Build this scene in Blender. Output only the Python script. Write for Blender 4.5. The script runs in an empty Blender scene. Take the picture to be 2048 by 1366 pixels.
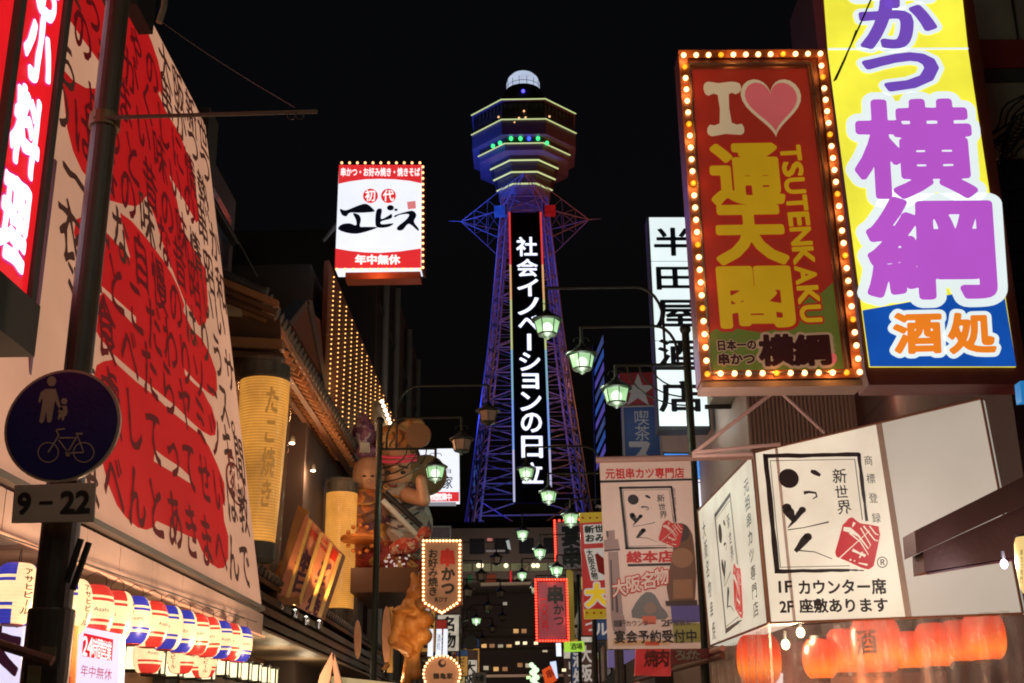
import bpy, math, random
import numpy as np
from mathutils import Vector as Vec, geometry
random.seed(7)
PI = math.pi
SC = bpy.context.scene
COL = SC.collection
# ------------------------------------------------------------------ camera
FPX = 2425.0
d1 = np.array([36., -807., FPX]); d2 = np.array([-74., 7283., FPX])
cy = d1 / np.linalg.norm(d1)
cz = d2 - d2.dot(cy) * cy; cz /= np.linalg.norm(cz)
cx = np.cross(cy, cz)
if cx[0] < 0: cx = -cx
M = np.array([cx, cy, cz])          # camera (right, up, forward) -> world
EYE = np.array([0., 0., 1.6])
cam = bpy.data.cameras.new('camera'); camo = bpy.data.objects.new('camera', cam); COL.objects.link(camo)
cam.sensor_width = 36; cam.lens = FPX / 2048 * 36; cam.clip_start = .05; cam.clip_end = 3000
import mathutils
R = mathutils.Matrix(((M[0][0], M[0][1], -M[0][2]), (M[1][0], M[1][1], -M[1][2]), (M[2][0], M[2][1], -M[2][2])))
camo.matrix_world = mathutils.Matrix.Translation((0, 0, 1.6)) @ R.to_4x4()
SC.camera = camo
# ------------------------------------------------------------------ night sky and moonlight
W = bpy.data.worlds.new('World'); SC.world = W; W.use_nodes = True
nt = W.node_tree; bg = nt.nodes['Background']
sk = nt.nodes.new('ShaderNodeTexSky'); sk.sky_type = 'NISHITA'; sk.sun_disc = False
sk.sun_elevation = math.radians(-3.5); sk.sun_rotation = math.radians(200)
nt.links.new(sk.outputs[0], bg.inputs[0]); bg.inputs[1].default_value = 0.075
sl = bpy.data.lights.new('moonlight', 'SUN'); sl.energy = 0.004; sl.angle = math.radians(.5); sl.color = (.8, .88, 1)
so = bpy.data.objects.new('moonlight', sl); so.rotation_euler = (math.radians(50), 0, math.radians(200)); COL.objects.link(so)
vs = SC.view_settings; vs.view_transform = 'Standard'; vs.look = 'None'; vs.exposure = 0; vs.gamma = 1; vs.use_curve_mapping = False
SC.cycles.use_denoising = True; SC.cycles.max_bounces = 6; SC.cycles.transparent_max_bounces = 12
SC.cycles.filter_width = 1.9; SC.cycles.sample_clamp_indirect = 4; SC.cycles.caustics_reflective = False; SC.cycles.caustics_refractive = False

# ------------------------------------------------------------------ geometry of sight: pixel of the photo -> point on a real plane
def ray(px, py): return M @ np.array([(px - 1024) / FPX, -(py - 683) / FPX, 1.])
class Plane:
    def __init__(s, p, n, u, v):
        s.p = np.array(p, float); s.n = np.array(n, float); s.n /= np.linalg.norm(s.n)
        s.u = np.array(u, float); s.u /= np.linalg.norm(s.u); s.v = np.array(v, float); s.v /= np.linalg.norm(s.v)
    def at(s, px, py, off=0.):
        d = ray(px, py); return EYE + d * ((s.n @ (s.p - EYE)) / (s.n @ d)) + s.n * off
def PY(y): return Plane((0, y, 0), (0, -1, 0), (1, 0, 0), (0, 0, 1))
def PX(x): return Plane((x, 0, 0), (1 if x < 0 else -1, 0, 0), (0, 1 if x < 0 else -1, 0), (0, 0, 1))
def PZ(z): return Plane((0, 0, z), (0, 0, -1), (1, 0, 0), (0, 1, 0))

# ------------------------------------------------------------------ materials
def lin(c):
    return tuple((x / 255 / 12.92 if x / 255 <= .04045 else ((x / 255 + .055) / 1.055) ** 2.4) for x in c)
_m = {}
def mat(name, rgb, rough=.6, metal=0., vary=.25, scale=6., bump=.15, spec=.5):
    """rgb is the real base colour (linear)."""
    if name in _m: return _m[name]
    m = bpy.data.materials.new(name); m.use_nodes = True; N = m.node_tree; L = N.links
    b = N.nodes['Principled BSDF']; b.inputs['Metallic'].default_value = metal
    b.inputs['Specular IOR Level'].default_value = spec
    tc = N.nodes.new('ShaderNodeTexCoord')
    no = N.nodes.new('ShaderNodeTexNoise'); no.inputs['Scale'].default_value = scale; no.inputs['Detail'].default_value = 5
    no.inputs['Roughness'].default_value = .65
    L.new(tc.outputs['Object'], no.inputs['Vector'])
    mx = N.nodes.new('ShaderNodeMix'); mx.data_type = 'RGBA'
    mx.inputs[6].default_value = (*[c * (1 - vary) for c in rgb], 1); mx.inputs[7].default_value = (*[min(1, c * (1 + vary)) for c in rgb], 1)
    L.new(no.outputs[0], mx.inputs[0]); L.new(mx.outputs[2], b.inputs['Base Color'])
    mr = N.nodes.new('ShaderNodeMapRange'); mr.inputs[3].default_value = max(.03, rough - .15); mr.inputs[4].default_value = min(1, rough + .15)
    L.new(no.outputs[0], mr.inputs[0]); L.new(mr.outputs[0], b.inputs['Roughness'])
    if bump:
        n2 = N.nodes.new('ShaderNodeTexNoise'); n2.inputs['Scale'].default_value = scale * 9; L.new(tc.outputs['Object'], n2.inputs['Vector'])
        bp = N.nodes.new('ShaderNodeBump'); bp.inputs['Strength'].default_value = bump; bp.inputs['Distance'].default_value = .01
        L.new(n2.outputs[0], bp.inputs['Height']); L.new(bp.outputs[0], b.inputs['Normal'])
    _m[name] = m; return m
def lit(name, rgb255, s=1., vary=.12, scale=1.2, sample=False, base=.35, rough=.35, rib=0., ribdepth=.25):
    """something lit from within: lightbox faces, bulbs, lanterns."""
    if name in _m: return _m[name]
    m = bpy.data.materials.new(name); m.use_nodes = True; N = m.node_tree; L = N.links
    c = lin(rgb255); b = N.nodes['Principled BSDF']
    b.inputs['Base Color'].default_value = (*[x * base for x in c], 1); b.inputs['Roughness'].default_value = rough
    b.inputs['Emission Color'].default_value = (*c, 1); b.inputs['Emission Strength'].default_value = s
    if vary:
        tc = N.nodes.new('ShaderNodeTexCoord'); no = N.nodes.new('ShaderNodeTexNoise'); no.inputs['Scale'].default_value = scale
        no.inputs['Detail'].default_value = 7; no.inputs['Roughness'].default_value = .55; L.new(tc.outputs['Object'], no.inputs['Vector'])
        mr = N.nodes.new('ShaderNodeMapRange'); mr.inputs[1].default_value = .3; mr.inputs[2].default_value = .7
        mr.inputs[3].default_value = s * (1 - vary); mr.inputs[4].default_value = s * (1 + vary)
        L.new(no.outputs[0], mr.inputs[0]); out = mr.outputs[0]
        if rib:
            wv = N.nodes.new('ShaderNodeTexWave'); wv.bands_direction = 'Z'; wv.inputs['Scale'].default_value = rib; wv.inputs['Distortion'].default_value = .25; wv.inputs['Detail Scale'].default_value = .6; L.new(tc.outputs['Object'], wv.inputs['Vector'])
            m2 = N.nodes.new('ShaderNodeMapRange'); m2.inputs[3].default_value = 1 - ribdepth; m2.inputs[4].default_value = 1.; L.new(wv.outputs[1], m2.inputs[0])
            mu = N.nodes.new('ShaderNodeMath'); mu.operation = 'MULTIPLY'; L.new(out, mu.inputs[0]); L.new(m2.outputs[0], mu.inputs[1]); out = mu.outputs[0]
        L.new(out, b.inputs['Emission Strength'])
    m.cycles.emission_sampling = 'AUTO' if sample else 'NONE'
    _m[name] = m; return m
def glassbulb(name, core, rim, s):
    # bulb whose filament glow is strongest through the middle of the coloured glass
    if name in _m: return _m[name]
    m = bpy.data.materials.new(name); m.use_nodes = True; N = m.node_tree; L = N.links; b = N.nodes['Principled BSDF']; b.inputs['Roughness'].default_value = .2
    b.inputs['Base Color'].default_value = (*[x * .4 for x in lin(rim)], 1)
    lw = N.nodes.new('ShaderNodeLayerWeight'); lw.inputs[0].default_value = .5; mx = N.nodes.new('ShaderNodeMix'); mx.data_type = 'RGBA'
    mx.inputs[6].default_value = (*[x * s for x in lin(core)], 1); mx.inputs[7].default_value = (*[x * s * .55 for x in lin(rim)], 1)
    L.new(lw.outputs['Facing'], mx.inputs[0]); L.new(mx.outputs[2], b.inputs['Emission Color']); b.inputs['Emission Strength'].default_value = 1
    m.cycles.emission_sampling = 'NONE'; _m[name] = m; return m
def patch(name, cols, scale=6., bump=.6, rough=.55):
    # painted papier-mache or brocade: irregular cells of several colours with worn relief
    if name in _m: return _m[name]
    m = mat(name, (.2, .1, .05), rough, 0, .2, scale, bump); N = m.node_tree; L = N.links; b = N.nodes['Principled BSDF']
    tc = N.nodes['Texture Coordinate']; no = N.nodes.new('ShaderNodeTexNoise'); no.inputs['Scale'].default_value = scale * .6; L.new(tc.outputs['Object'], no.inputs['Vector'])
    ad = N.nodes.new('ShaderNodeMix'); ad.data_type = 'VECTOR'; ad.inputs[0].default_value = .25; L.new(tc.outputs['Object'], ad.inputs[4]); L.new(no.outputs[1], ad.inputs[5])
    vo = N.nodes.new('ShaderNodeTexVoronoi'); vo.inputs['Scale'].default_value = scale; L.new(ad.outputs[1], vo.inputs['Vector'])
    sx = N.nodes.new('ShaderNodeSeparateColor'); L.new(vo.outputs['Color'], sx.inputs[0]); cr = N.nodes.new('ShaderNodeValToRGB'); cr.color_ramp.interpolation = 'CONSTANT'
    e = cr.color_ramp.elements; e[0].position = 0; e[0].color = (*cols[0], 1); e[1].position = 1 / len(cols); e[1].color = (*cols[1], 1)
    for i in range(2, len(cols)): q = e.new(i / len(cols)); q.color = (*cols[i], 1)
    L.new(sx.outputs[0], cr.inputs[0]); L.new(cr.outputs[0], b.inputs['Base Color'])
    v2 = N.nodes.new('ShaderNodeTexVoronoi'); v2.feature = 'DISTANCE_TO_EDGE'; v2.inputs['Scale'].default_value = scale; L.new(ad.outputs[1], v2.inputs['Vector'])
    for n_ in N.nodes:
        if n_.type == 'BUMP': n_.inputs['Distance'].default_value = .12; L.new(v2.outputs[0], n_.inputs['Height'])
    return m
def ink(name, rgb255, k=1.):      # plain print that takes the light of the place
    return mat(name, [x * k for x in lin(rgb255)], rough=.55, vary=.12, scale=9, bump=0)
def clearmat(name, tint, alpha, rough=.15, bump=.4, scale=5.):
    if name in _m: return _m[name]
    m = bpy.data.materials.new(name); m.use_nodes = True; N = m.node_tree; L = N.links
    b = N.nodes['Principled BSDF']; b.inputs['Base Color'].default_value = (*tint, 1); b.inputs['Roughness'].default_value = rough
    b.inputs['Alpha'].default_value = alpha
    tc = N.nodes.new('ShaderNodeTexCoord'); mp = N.nodes.new('ShaderNodeMapping'); mp.inputs['Scale'].default_value = (1, 1, .35)
    no = N.nodes.new('ShaderNodeTexNoise'); no.inputs['Scale'].default_value = scale; no.inputs['Detail'].default_value = 4
    no.inputs['Distortion'].default_value = .8
    L.new(tc.outputs['Object'], mp.inputs['Vector']); L.new(mp.outputs[0], no.inputs['Vector'])
    bp = N.nodes.new('ShaderNodeBump'); bp.inputs['Strength'].default_value = bump; bp.inputs['Distance'].default_value = .03
    L.new(no.outputs[0], bp.inputs['Height']); L.new(bp.outputs[0], b.inputs['Normal'])
    mr = N.nodes.new('ShaderNodeMapRange'); mr.inputs[1].default_value = .35; mr.inputs[2].default_value = .7
    mr.inputs[3].default_value = alpha * .45; mr.inputs[4].default_value = min(1, alpha * 1.7)
    L.new(no.outputs[0], mr.inputs[0]); L.new(mr.outputs[0], b.inputs['Alpha'])
    _m[name] = m; return m

# ------------------------------------------------------------------ object helpers
ORG = {}
def thing(name, label, cat, loc, group=None):
    o = bpy.data.objects.new(name, None); COL.objects.link(o); o.location = [float(x) for x in loc]
    o.empty_display_size = .2
    o['label'] = label; o['category'] = cat
    if group: o['group'] = group
    ORG[o.name] = np.array(loc, float); return o
def link(name, me, parent, loc=None):
    o = bpy.data.objects.new(name, me); COL.objects.link(o)
    if parent is not None:
        o.parent = parent
        ORG[o.name] = ORG[parent.name]
    else: ORG[o.name] = np.zeros(3)
    if loc is not None: o.location = [float(x) for x in (np.array(loc) - (ORG[parent.name] if parent is not None else 0))]
    return o
class MB:
    def __init__(s): s.V = []; s.F = []; s.I = []; s.mi = 0
    def add(s, V, F):
        k = len(s.V); s.V += [tuple(float(c) for c in v) for v in V]; s.F += [tuple(i + k for i in f) for f in F]; s.I += [s.mi] * len(F); return s
    def box(s, a, b):
        x0, y0, z0 = a; x1, y1, z1 = b
        return s.add([(x0, y0, z0), (x1, y0, z0), (x1, y1, z0), (x0, y1, z0), (x0, y0, z1), (x1, y0, z1), (x1, y1, z1), (x0, y1, z1)],
                     [(0, 3, 2, 1), (4, 5, 6, 7), (0, 1, 5, 4), (1, 2, 6, 5), (2, 3, 7, 6), (3, 0, 4, 7)])
    def slab(s, Q, n, th):      # polygon Q (front), thickness th against n
        Q = [np.array(q, float) for q in Q]; n = np.array(n, float); k = len(Q)
        B = [q - n * th for q in Q]
        return s.add(Q + B, [tuple(range(k)), tuple(range(2 * k - 1, k - 1, -1))] + [(i, i + k, (i + 1) % k + k, (i + 1) % k) for i in range(k)])
    def tube(s, a, b, r, r2=None, n=8, cap=True):
        a = np.array(a, float); b = np.array(b, float); r2 = r if r2 is None else r2
        d = b - a; d = d / (np.linalg.norm(d) + 1e-9)
        t = np.array([0, 0, 1.]) if abs(d[2]) < .9 else np.array([1., 0, 0])
        u = np.cross(d, t); u /= np.linalg.norm(u); v = np.cross(d, u)
        V = [a + r * (math.cos(2 * PI * i / n) * u + math.sin(2 * PI * i / n) * v) for i in range(n)] + \
            [b + r2 * (math.cos(2 * PI * i / n) * u + math.sin(2 * PI * i / n) * v) for i in range(n)]
        F = [(i, (i + 1) % n, (i + 1) % n + n, i + n) for i in range(n)]
        if cap: F += [tuple(range(n - 1, -1, -1)), tuple(range(n, 2 * n))]
        return s.add(V, F)
    def line(s, P, r, n=6):
        for a, b in zip(P[:-1], P[1:]): s.tube(a, b, r, n=n)
        return s
    def lathe(s, c, prof, n=20, a0=0, cap=True):
        c = np.array(c, float); V = []; F = []
        for r, z in prof:
            V += [c + np.array([r * math.cos(a0 + 2 * PI * i / n), r * math.sin(a0 + 2 * PI * i / n), z]) for i in range(n)]
        for k in range(len(prof) - 1):
            F += [(k * n + i, k * n + (i + 1) % n, (k + 1) * n + (i + 1) % n, (k + 1) * n + i) for i in range(n)]
        if cap: F += [tuple(range(n - 1, -1, -1)), tuple(range((len(prof) - 1) * n, len(prof) * n))]
        return s.add(V, F)
    def ball(s, c, r, n=10, m=6, sc=(1, 1, 1)):
        c = np.array(c, float)
        V = [c + np.array([0, 0, -r * sc[2]])]; F = []
        for j in range(1, m):
            a = -PI / 2 + PI * j / m
            V += [c + np.array([r * sc[0] * math.cos(a) * math.cos(2 * PI * i / n), r * sc[1] * math.cos(a) * math.sin(2 * PI * i / n), r * sc[2] * math.sin(a)]) for i in range(n)]
        V.append(c + np.array([0, 0, r * sc[2]]))
        for i in range(n): F.append((0, 1 + (i + 1) % n, 1 + i))
        for j in range(m - 2):
            for i in range(n): F.append((1 + j * n + i, 1 + j * n + (i + 1) % n, 1 + (j + 1) * n + (i + 1) % n, 1 + (j + 1) * n + i))
        t = len(V) - 1
        for i in range(n): F.append((t, 1 + (m - 2) * n + i, 1 + (m - 2) * n + (i + 1) % n))
        return s.add(V, F)
    def build(s, name, m, parent=None, smooth=False, kind=None, label=None):
        o0 = ORG[parent.name] if parent is not None else np.zeros(3)
        me = bpy.data.meshes.new(name); me.from_pydata([tuple(np.array(v) - o0) for v in s.V], [], s.F)
        for x in (m if isinstance(m, (list, tuple)) else [m]): me.materials.append(x)
        if isinstance(m, (list, tuple)):
            me.polygons.foreach_set('material_index', s.I)
        if smooth: me.polygons.foreach_set('use_smooth', [True] * len(me.polygons))
        me.update()
        o = link(name, me, parent)
        if kind: o['kind'] = kind
        if label: o['label'] = label
        return o
def tagged(o, label, cat, group=None):
    o['label'] = label; o['category'] = cat
    if group: o['group'] = group
    return o
def bevel(o, w=.01, seg=2):
    md = o.modifiers.new('bevel', 'BEVEL'); md.width = w; md.segments = seg; md.limit_method = 'ANGLE'; return o

# ------------------------------------------------------------------ lettering: outlines of the built-in typeface, thickened and rounded
def outline_segments(s):
    c = bpy.data.curves.new('t', 'FONT'); c.body = s; c.resolution_u = 3
    o = bpy.data.objects.new('t', c); COL.objects.link(o)
    me = o.evaluated_get(bpy.context.evaluated_depsgraph_get()).to_mesh()
    V = np.array([(v.co.x, v.co.y) for v in me.vertices]); cnt = {}
    F = [tuple(p.vertices) for p in me.polygons]
    for f in F:
        for i in range(len(f)):
            e = tuple(sorted((f[i], f[(i + 1) % len(f)]))); cnt[e] = cnt.get(e, 0) + 1
    E = [e for e, k in cnt.items() if k == 1]
    o.evaluated_get(bpy.context.evaluated_depsgraph_get()).to_mesh_clear()
    bpy.data.objects.remove(o); bpy.data.curves.remove(c)
    return V, F, E
_src = {}; _gl = {}
def glyph(s, w=0., res=46, brush=0.):
    """vertices and triangles of the string; box is the em cell for one CJK sign, the ink box otherwise"""
    k = (s, w, res, brush)
    if k in _gl: return _gl[k]
    if s not in _src: _src[s] = outline_segments(s)
    V, F, E = _src[s]
    if w == 0 and not brush: _gl[k] = (V, F); return _gl[k]
    pad = max(w, 0) + .06
    x0, y0 = V.min(0) - pad; x1, y1 = V.max(0) + pad
    h = 1. / res; nx = int((x1 - x0) / h) + 2; ny = int((y1 - y0) / h) + 2
    gx = x0 + np.arange(nx) * h; gy = y0 + np.arange(ny) * h
    G = np.stack(np.meshgrid(gx, gy, indexing='ij'), -1).reshape(-1, 2)
    Gs = G
    if brush:
        Gs = G + brush * np.stack([np.sin(G[:, 1] * 7 + 1.3) + .5 * np.sin(G[:, 1] * 17 + G[:, 0] * 9), np.sin(G[:, 0] * 6.3 + .7) + .5 * np.sin(G[:, 0] * 15 - G[:, 1] * 8)], -1)
    A = np.array([V[a] for a, b in E]); B = np.array([V[b] for a, b in E]); D = B - A; LL = (D ** 2).sum(1) + 1e-12
    dist = np.full(len(Gs), 9.); ins = np.zeros(len(Gs), bool)
    for q in range(0, len(Gs), 6000):
        P = Gs[q:q + 6000][:, None, :]
        t = np.clip(((P - A) * D).sum(2) / LL, 0, 1)
        dist[q:q + 6000] = np.sqrt((((P - A) - t[..., None] * D) ** 2).sum(2)).min(1)
        c = (A[:, 1] > P[..., 1]) != (B[:, 1] > P[..., 1])
        xi = A[:, 0] + (P[..., 1] - A[:, 1]) / np.where(D[:, 1] == 0, 1e-12, D[:, 1]) * D[:, 0]
        ins[q:q + 6000] = (c & (P[..., 0] < xi)).sum(1) % 2 == 1
    ww = w
    if brush: ww = w + brush * .6 * np.sin(G[:, 0] * 11 + G[:, 1] * 13)
    f = (np.where(ins, dist, -dist) + ww).reshape(nx, ny)
    f[0, :] = f[-1, :] = -1; f[:, 0] = f[:, -1] = -1
    f = np.where(np.abs(f) < 1e-6, 1e-6, f)
    I = f > 0; adj = {}; pt = {}
    def ep(e):
        if e in pt: return
        t, i, j = e
        if t == 0: a, b = f[i, j], f[i + 1, j]; pt[e] = (gx[i] + h * a / (a - b), gy[j])
        else: a, b = f[i, j], f[i, j + 1]; pt[e] = (gx[i], gy[j] + h * a / (a - b))
    C = I[:-1, :-1].astype(int) + 2 * I[1:, :-1] + 4 * I[1:, 1:] + 8 * I[:-1, 1:]
    T = {1: 'lb', 2: 'br', 3: 'lr', 4: 'rt', 6: 'bt', 7: 'lt', 8: 'tl', 9: 'tb', 11: 'tr', 12: 'rl', 13: 'rb', 14: 'bl', 5: 'lbrt', 10: 'brtl'}
    for i, j in np.argwhere((C > 0) & (C < 15)):
        i = int(i); j = int(j); q = T[int(C[i, j])]
        ek = {'b': (0, i, j), 't': (0, i, j + 1), 'l': (1, i, j), 'r': (1, i + 1, j)}
        for a, b in zip(q[::2], q[1::2]):
            a = ek[a]; b = ek[b]; ep(a); ep(b); adj.setdefault(a, []).append(b); adj.setdefault(b, []).append(a)
    loops = []; seen = set()
    for st in adj:
        if st in seen: continue
        lp = [st]; seen.add(st); cur = st
        while True:
            nx_ = [e for e in adj[cur] if e not in seen]
            if not nx_: break
            cur = nx_[0]; seen.add(cur); lp.append(cur)
        if len(lp) < 4: continue
        P = [pt[e] for e in lp]
        for _ in range(2):
            o = []; n = len(P); skip = False
            for i in range(n):
                a, b, c = P[i - 1], P[i], P[(i + 1) % n]
                d = abs((b[0] - a[0]) * (c[1] - a[1]) - (b[1] - a[1]) * (c[0] - a[0])) / (math.hypot(c[0] - a[0], c[1] - a[1]) + 1e-9)
                if d < .0022 and not skip: skip = True; continue
                skip = False; o.append(b)
            P = o
        if len(P) >= 3: loops.append([Vec((x, y, 0)) for x, y in P])
    VV = [(p.x, p.y) for l in loops for p in l]
    FF = []
    if loops:
        base = np.cumsum([0] + [len(l) for l in loops]); par = []
        arr = [np.array([(p.x, p.y) for p in l]) for l in loops]
        def inside(q, A):
            B = np.roll(A, -1, 0); c = (A[:, 1] > q[1]) != (B[:, 1] > q[1]); dy = np.where(B[:, 1] == A[:, 1], 1e-12, B[:, 1] - A[:, 1])
            return int((c & (q[0] < A[:, 0] + (q[1] - A[:, 1]) / dy * (B[:, 0] - A[:, 0]))).sum()) % 2 == 1
        cont = [[j for j in range(len(loops)) if j != i and inside(arr[i][0] + 1e-7, arr[j])] for i in range(len(loops))]
        for i in range(len(loops)):
            if len(cont[i]) % 2: continue
            grp = [i] + [j for j in range(len(loops)) if len(cont[j]) == len(cont[i]) + 1 and i in cont[j]]
            ix = [int(base[g]) + t for g in grp for t in range(len(loops[g]))]
            FF += [tuple(ix[v] for v in t) for t in geometry.tessellate_polygon([loops[g] for g in grp])]
    _gl[k] = (np.array(VV) if VV else np.zeros((0, 2)), FF); return _gl[k]
def put_glyph(mb, s, TL, TR, BL, w=0., res=46, fit=False, brush=0.):
    V, F = glyph(s, w, res, brush)
    if len(V) == 0: return
    S = _src[s][0]
    if fit or len(s) > 1 or ord(s[0]) < 0x2000: x0, y0 = S.min(0); x1, y1 = S.max(0)
    else: x0, y0, x1, y1 = 0., -.1, 1., .86
    if x1 - x0 < 1e-4 or y1 - y0 < 1e-4: return
    TL, TR, BL = (np.array(q, float) for q in (TL, TR, BL))
    U = (V[:, 0] - x0) / (x1 - x0); H = (y1 - V[:, 1]) / (y1 - y0)
    P = TL + U[:, None] * (TR - TL) + H[:, None] * (BL - TL)
    mb.add(P, F)
def words(parent, pl, s, TL, TR, BL, m, w=0., off=.004, vert=False, res=46, name='lettering', split=False, fit=False, brush=0., label=None):
    """the signs of s spread over the quad given by three pixels of the photo on plane pl"""
    A = pl.at(*TL, off); B = pl.at(*TR, off); C = pl.at(*BL, off); n = len(s); mb = MB()
    for i, ch in enumerate(s):
        if ch == ' ': continue
        if vert: a = A + (C - A) * i / n; b = B + (C - A) * i / n; c = A + (C - A) * (i + 1) / n
        else: a = A + (B - A) * i / n; b = A + (B - A) * (i + 1) / n; c = a + (C - A)
        if split: mb = MB()
        put_glyph(mb, ch, a, b, c, w, res, fit, brush)
        if split and mb.F: mb.build('character', m, parent)
    if not split and mb.F: return mb.build(name, m, parent, label=label)
def word(parent, pl, s, TL, TR, BL, m, w=0., off=.004, res=46, name='lettering'):
    mb = MB(); put_glyph(mb, s, pl.at(*TL, off), pl.at(*TR, off), pl.at(*BL, off), w, res, True); return mb.build(name, m, parent)
def glyph_at(mb, pl, ch, px, sw, sh, w=0., off=.004, res=46, brush=0., slant=0.):
    c = pl.at(*px, off) if not isinstance(px, np.ndarray) else px
    TL = c - pl.u * sw / 2 + pl.v * sh / 2
    put_glyph(mb, ch, TL + pl.u * slant, TL + pl.u * (sw + slant), TL - pl.v * sh, w, res, False, brush)
def smooth_loop(P, k=3):
    out = []; n = len(P); P = [np.array(p, float) for p in P]
    for i in range(n):
        a, b, c, d = P[i - 1], P[i], P[(i + 1) % n], P[(i + 2) % n]
        for t in np.arange(k) / k:
            out.append(.5 * (2 * b + (c - a) * t + (2 * a - 5 * b + 4 * c - d) * t * t + (3 * b - a - 3 * c + d) * t ** 3))
    return out
def shape(parent, pl, px, m, off=.003, name='print', smooth=0, mb=None, label=None):
    """a flat printed or cut shape traced on plane pl"""
    if smooth: px = smooth_loop(px, smooth)
    P = [pl.at(p[0], p[1], off) for p in px]
    U = [Vec((float((q - pl.p) @ pl.u), float((q - pl.p) @ pl.v), 0)) for q in P]
    F = [tuple(t) for t in geometry.tessellate_polygon([U])]
    if mb is not None: mb.add(P, F); return mb
    return MB().add(P, F).build(name, m, parent, label=label)
def ell(cx_, cy_, rx, ry, n=20, rot=0.):
    c, s_ = math.cos(rot), math.sin(rot)
    return [(cx_ + rx * math.cos(2 * PI * i / n) * c - ry * math.sin(2 * PI * i / n) * s_, cy_ + rx * math.cos(2 * PI * i / n) * s_ + ry * math.sin(2 * PI * i / n) * c) for i in range(n)]
def stroke(pts, wd):     # a tapering brush stroke through pixels; wd = half widths
    L_ = []; Rr = []
    for i, p in enumerate(pts):
        a = pts[max(0, i - 1)]; b = pts[min(len(pts) - 1, i + 1)]; dx, dy = b[0] - a[0], b[1] - a[1]; l = math.hypot(dx, dy) + 1e-6
        L_.append((p[0] - dy / l * wd[i], p[1] + dx / l * wd[i])); Rr.append((p[0] + dy / l * wd[i], p[1] - dx / l * wd[i]))
    return L_ + Rr[::-1]
def panel(parent, pl, quad, m, th=.02, off=0., name='panel'):
    return MB().slab([pl.at(*q, off) for q in quad], pl.n, th).build(name, m, parent)
def frame(parent, pl, quad, t, depth, m, off=.01, name='frame_bar'):
    """four bars round a quad of pixels, each a part"""
    Q = [pl.at(*q) for q in quad]; out = []
    c = sum(Q) / 4
    I_ = []
    for i in range(4):
        a, b = Q[i - 1] - Q[i], Q[(i + 1) % 4] - Q[i]; a /= np.linalg.norm(a); b /= np.linalg.norm(b); I_.append(Q[i] + (a + b) * t)
    for i in range(4):
        j = (i + 1) % 4
        MB().slab([Q[i] + pl.n * off, Q[j] + pl.n * off, I_[j] + pl.n * off, I_[i] + pl.n * off], pl.n, depth).build(name, m, parent)
def bulbs(parent, pts, r, ms, pick, name='bulb'):
    me = []
    for k, m in enumerate(ms):
        b = MB().ball((0, 0, 0), r, 10, 6); x = bpy.data.meshes.new('bulb'); x.from_pydata(b.V, [], b.F); x.materials.append(m)
        x.polygons.foreach_set('use_smooth', [True] * len(x.polygons)); me.append(x)
    for i, p in enumerate(pts): link(name, me[pick(i)], parent, p)
def lerp(a, b, n): a = np.array(a, float); b = np.array(b, float); return [a + (b - a) * i / (n - 1) for i in range(n)]
def point(name, loc, energy, color, r=.08, spot=None, aim=None):
    l = bpy.data.lights.new(name, 'SPOT' if spot else 'POINT'); l.energy = energy * (1 if energy > 900 else 2.0); l.color = color; l.shadow_soft_size = r
    o = bpy.data.objects.new(name, l); COL.objects.link(o); o.location = [float(x) for x in loc]
    if spot:
        l.spot_size = math.radians(spot); l.spot_blend = .6
        o.rotation_euler = Vec([float(x) for x in (np.array(aim) - np.array(loc))]).to_track_quat('-Z', 'Y').to_euler()
    return o
def copy_tree(o, parent=None):
    c = o.copy(); COL.objects.link(c)
    if parent is not None: c.parent = parent
    for ch in o.children: copy_tree(ch, c)
    return c
def fused(name, balls, m, parent=None, vox=.03, kind=None):
    """one continuous skin over a set of balls and capsules"""
    b = MB()
    for q in balls:
        if len(q) == 3: b.ball(q[0], q[1], 14, 9, q[2])
        else:
            a, c, r1, r2 = q; b.tube(a, c, r1, r2, 12); b.ball(a, r1, 12, 7); b.ball(c, r2, 12, 7)
    o = b.build(name, m, parent, smooth=True)
    md = o.modifiers.new('skin', 'REMESH'); md.mode = 'VOXEL'; md.voxel_size = vox; md.use_smooth_shade = True
    sm = o.modifiers.new('soft', 'SMOOTH'); sm.iterations = 3
    if kind: o['kind'] = kind
    return o
# ------------------------------------------------------------------ palette
DARK = mat('dark metal', (.035, .028, .026), .5, .3); STEEL = mat('painted steel', (.22, .18, .15), .55, .2)
BLACK = mat('black', (.012, .011, .012), .6); WALLD = mat('sooty wall', (.06, .045, .04), .85, scale=2)
POLE = mat('brown pole paint', (.07, .045, .035), .42, .15, scale=4); WOOD = mat('dark timber', (.12, .05, .022), .6, scale=5)
WOODL = mat('warm timber', (.30, .13, .05), .6, scale=5); TILE = mat('kawara tile', (.06, .058, .06), .5, scale=8)
MAROON = mat('maroon paint', (.14, .022, .018), .55); CREAM = ink('cream paint', (205, 170, 140)); SINK = ink('black ink', (28, 20, 20))
INKW = lit('black ink on a lit sheet', (16, 14, 18), .6, 0); WHITE_T = lit('white lit print', (255, 250, 250), 1.1, 0)
REDINK = ink('red ink', (190, 35, 30)); GREY = mat('grey panel', (.30, .28, .27), .6)
BW = glassbulb('warm bulb', (255, 228, 160), (255, 130, 20), 3.6); BA = glassbulb('amber bulb', (255, 185, 40), (230, 110, 5), 1.5)
BR = glassbulb('red bulb', (255, 70, 50), (255, 10, 8), 4.0); BS = glassbulb('small warm bulb', (255, 210, 140), (255, 120, 30), 2.8); BC = glassbulb('cream bulb', (255, 228, 165), (255, 140, 40), 3.4)

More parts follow.
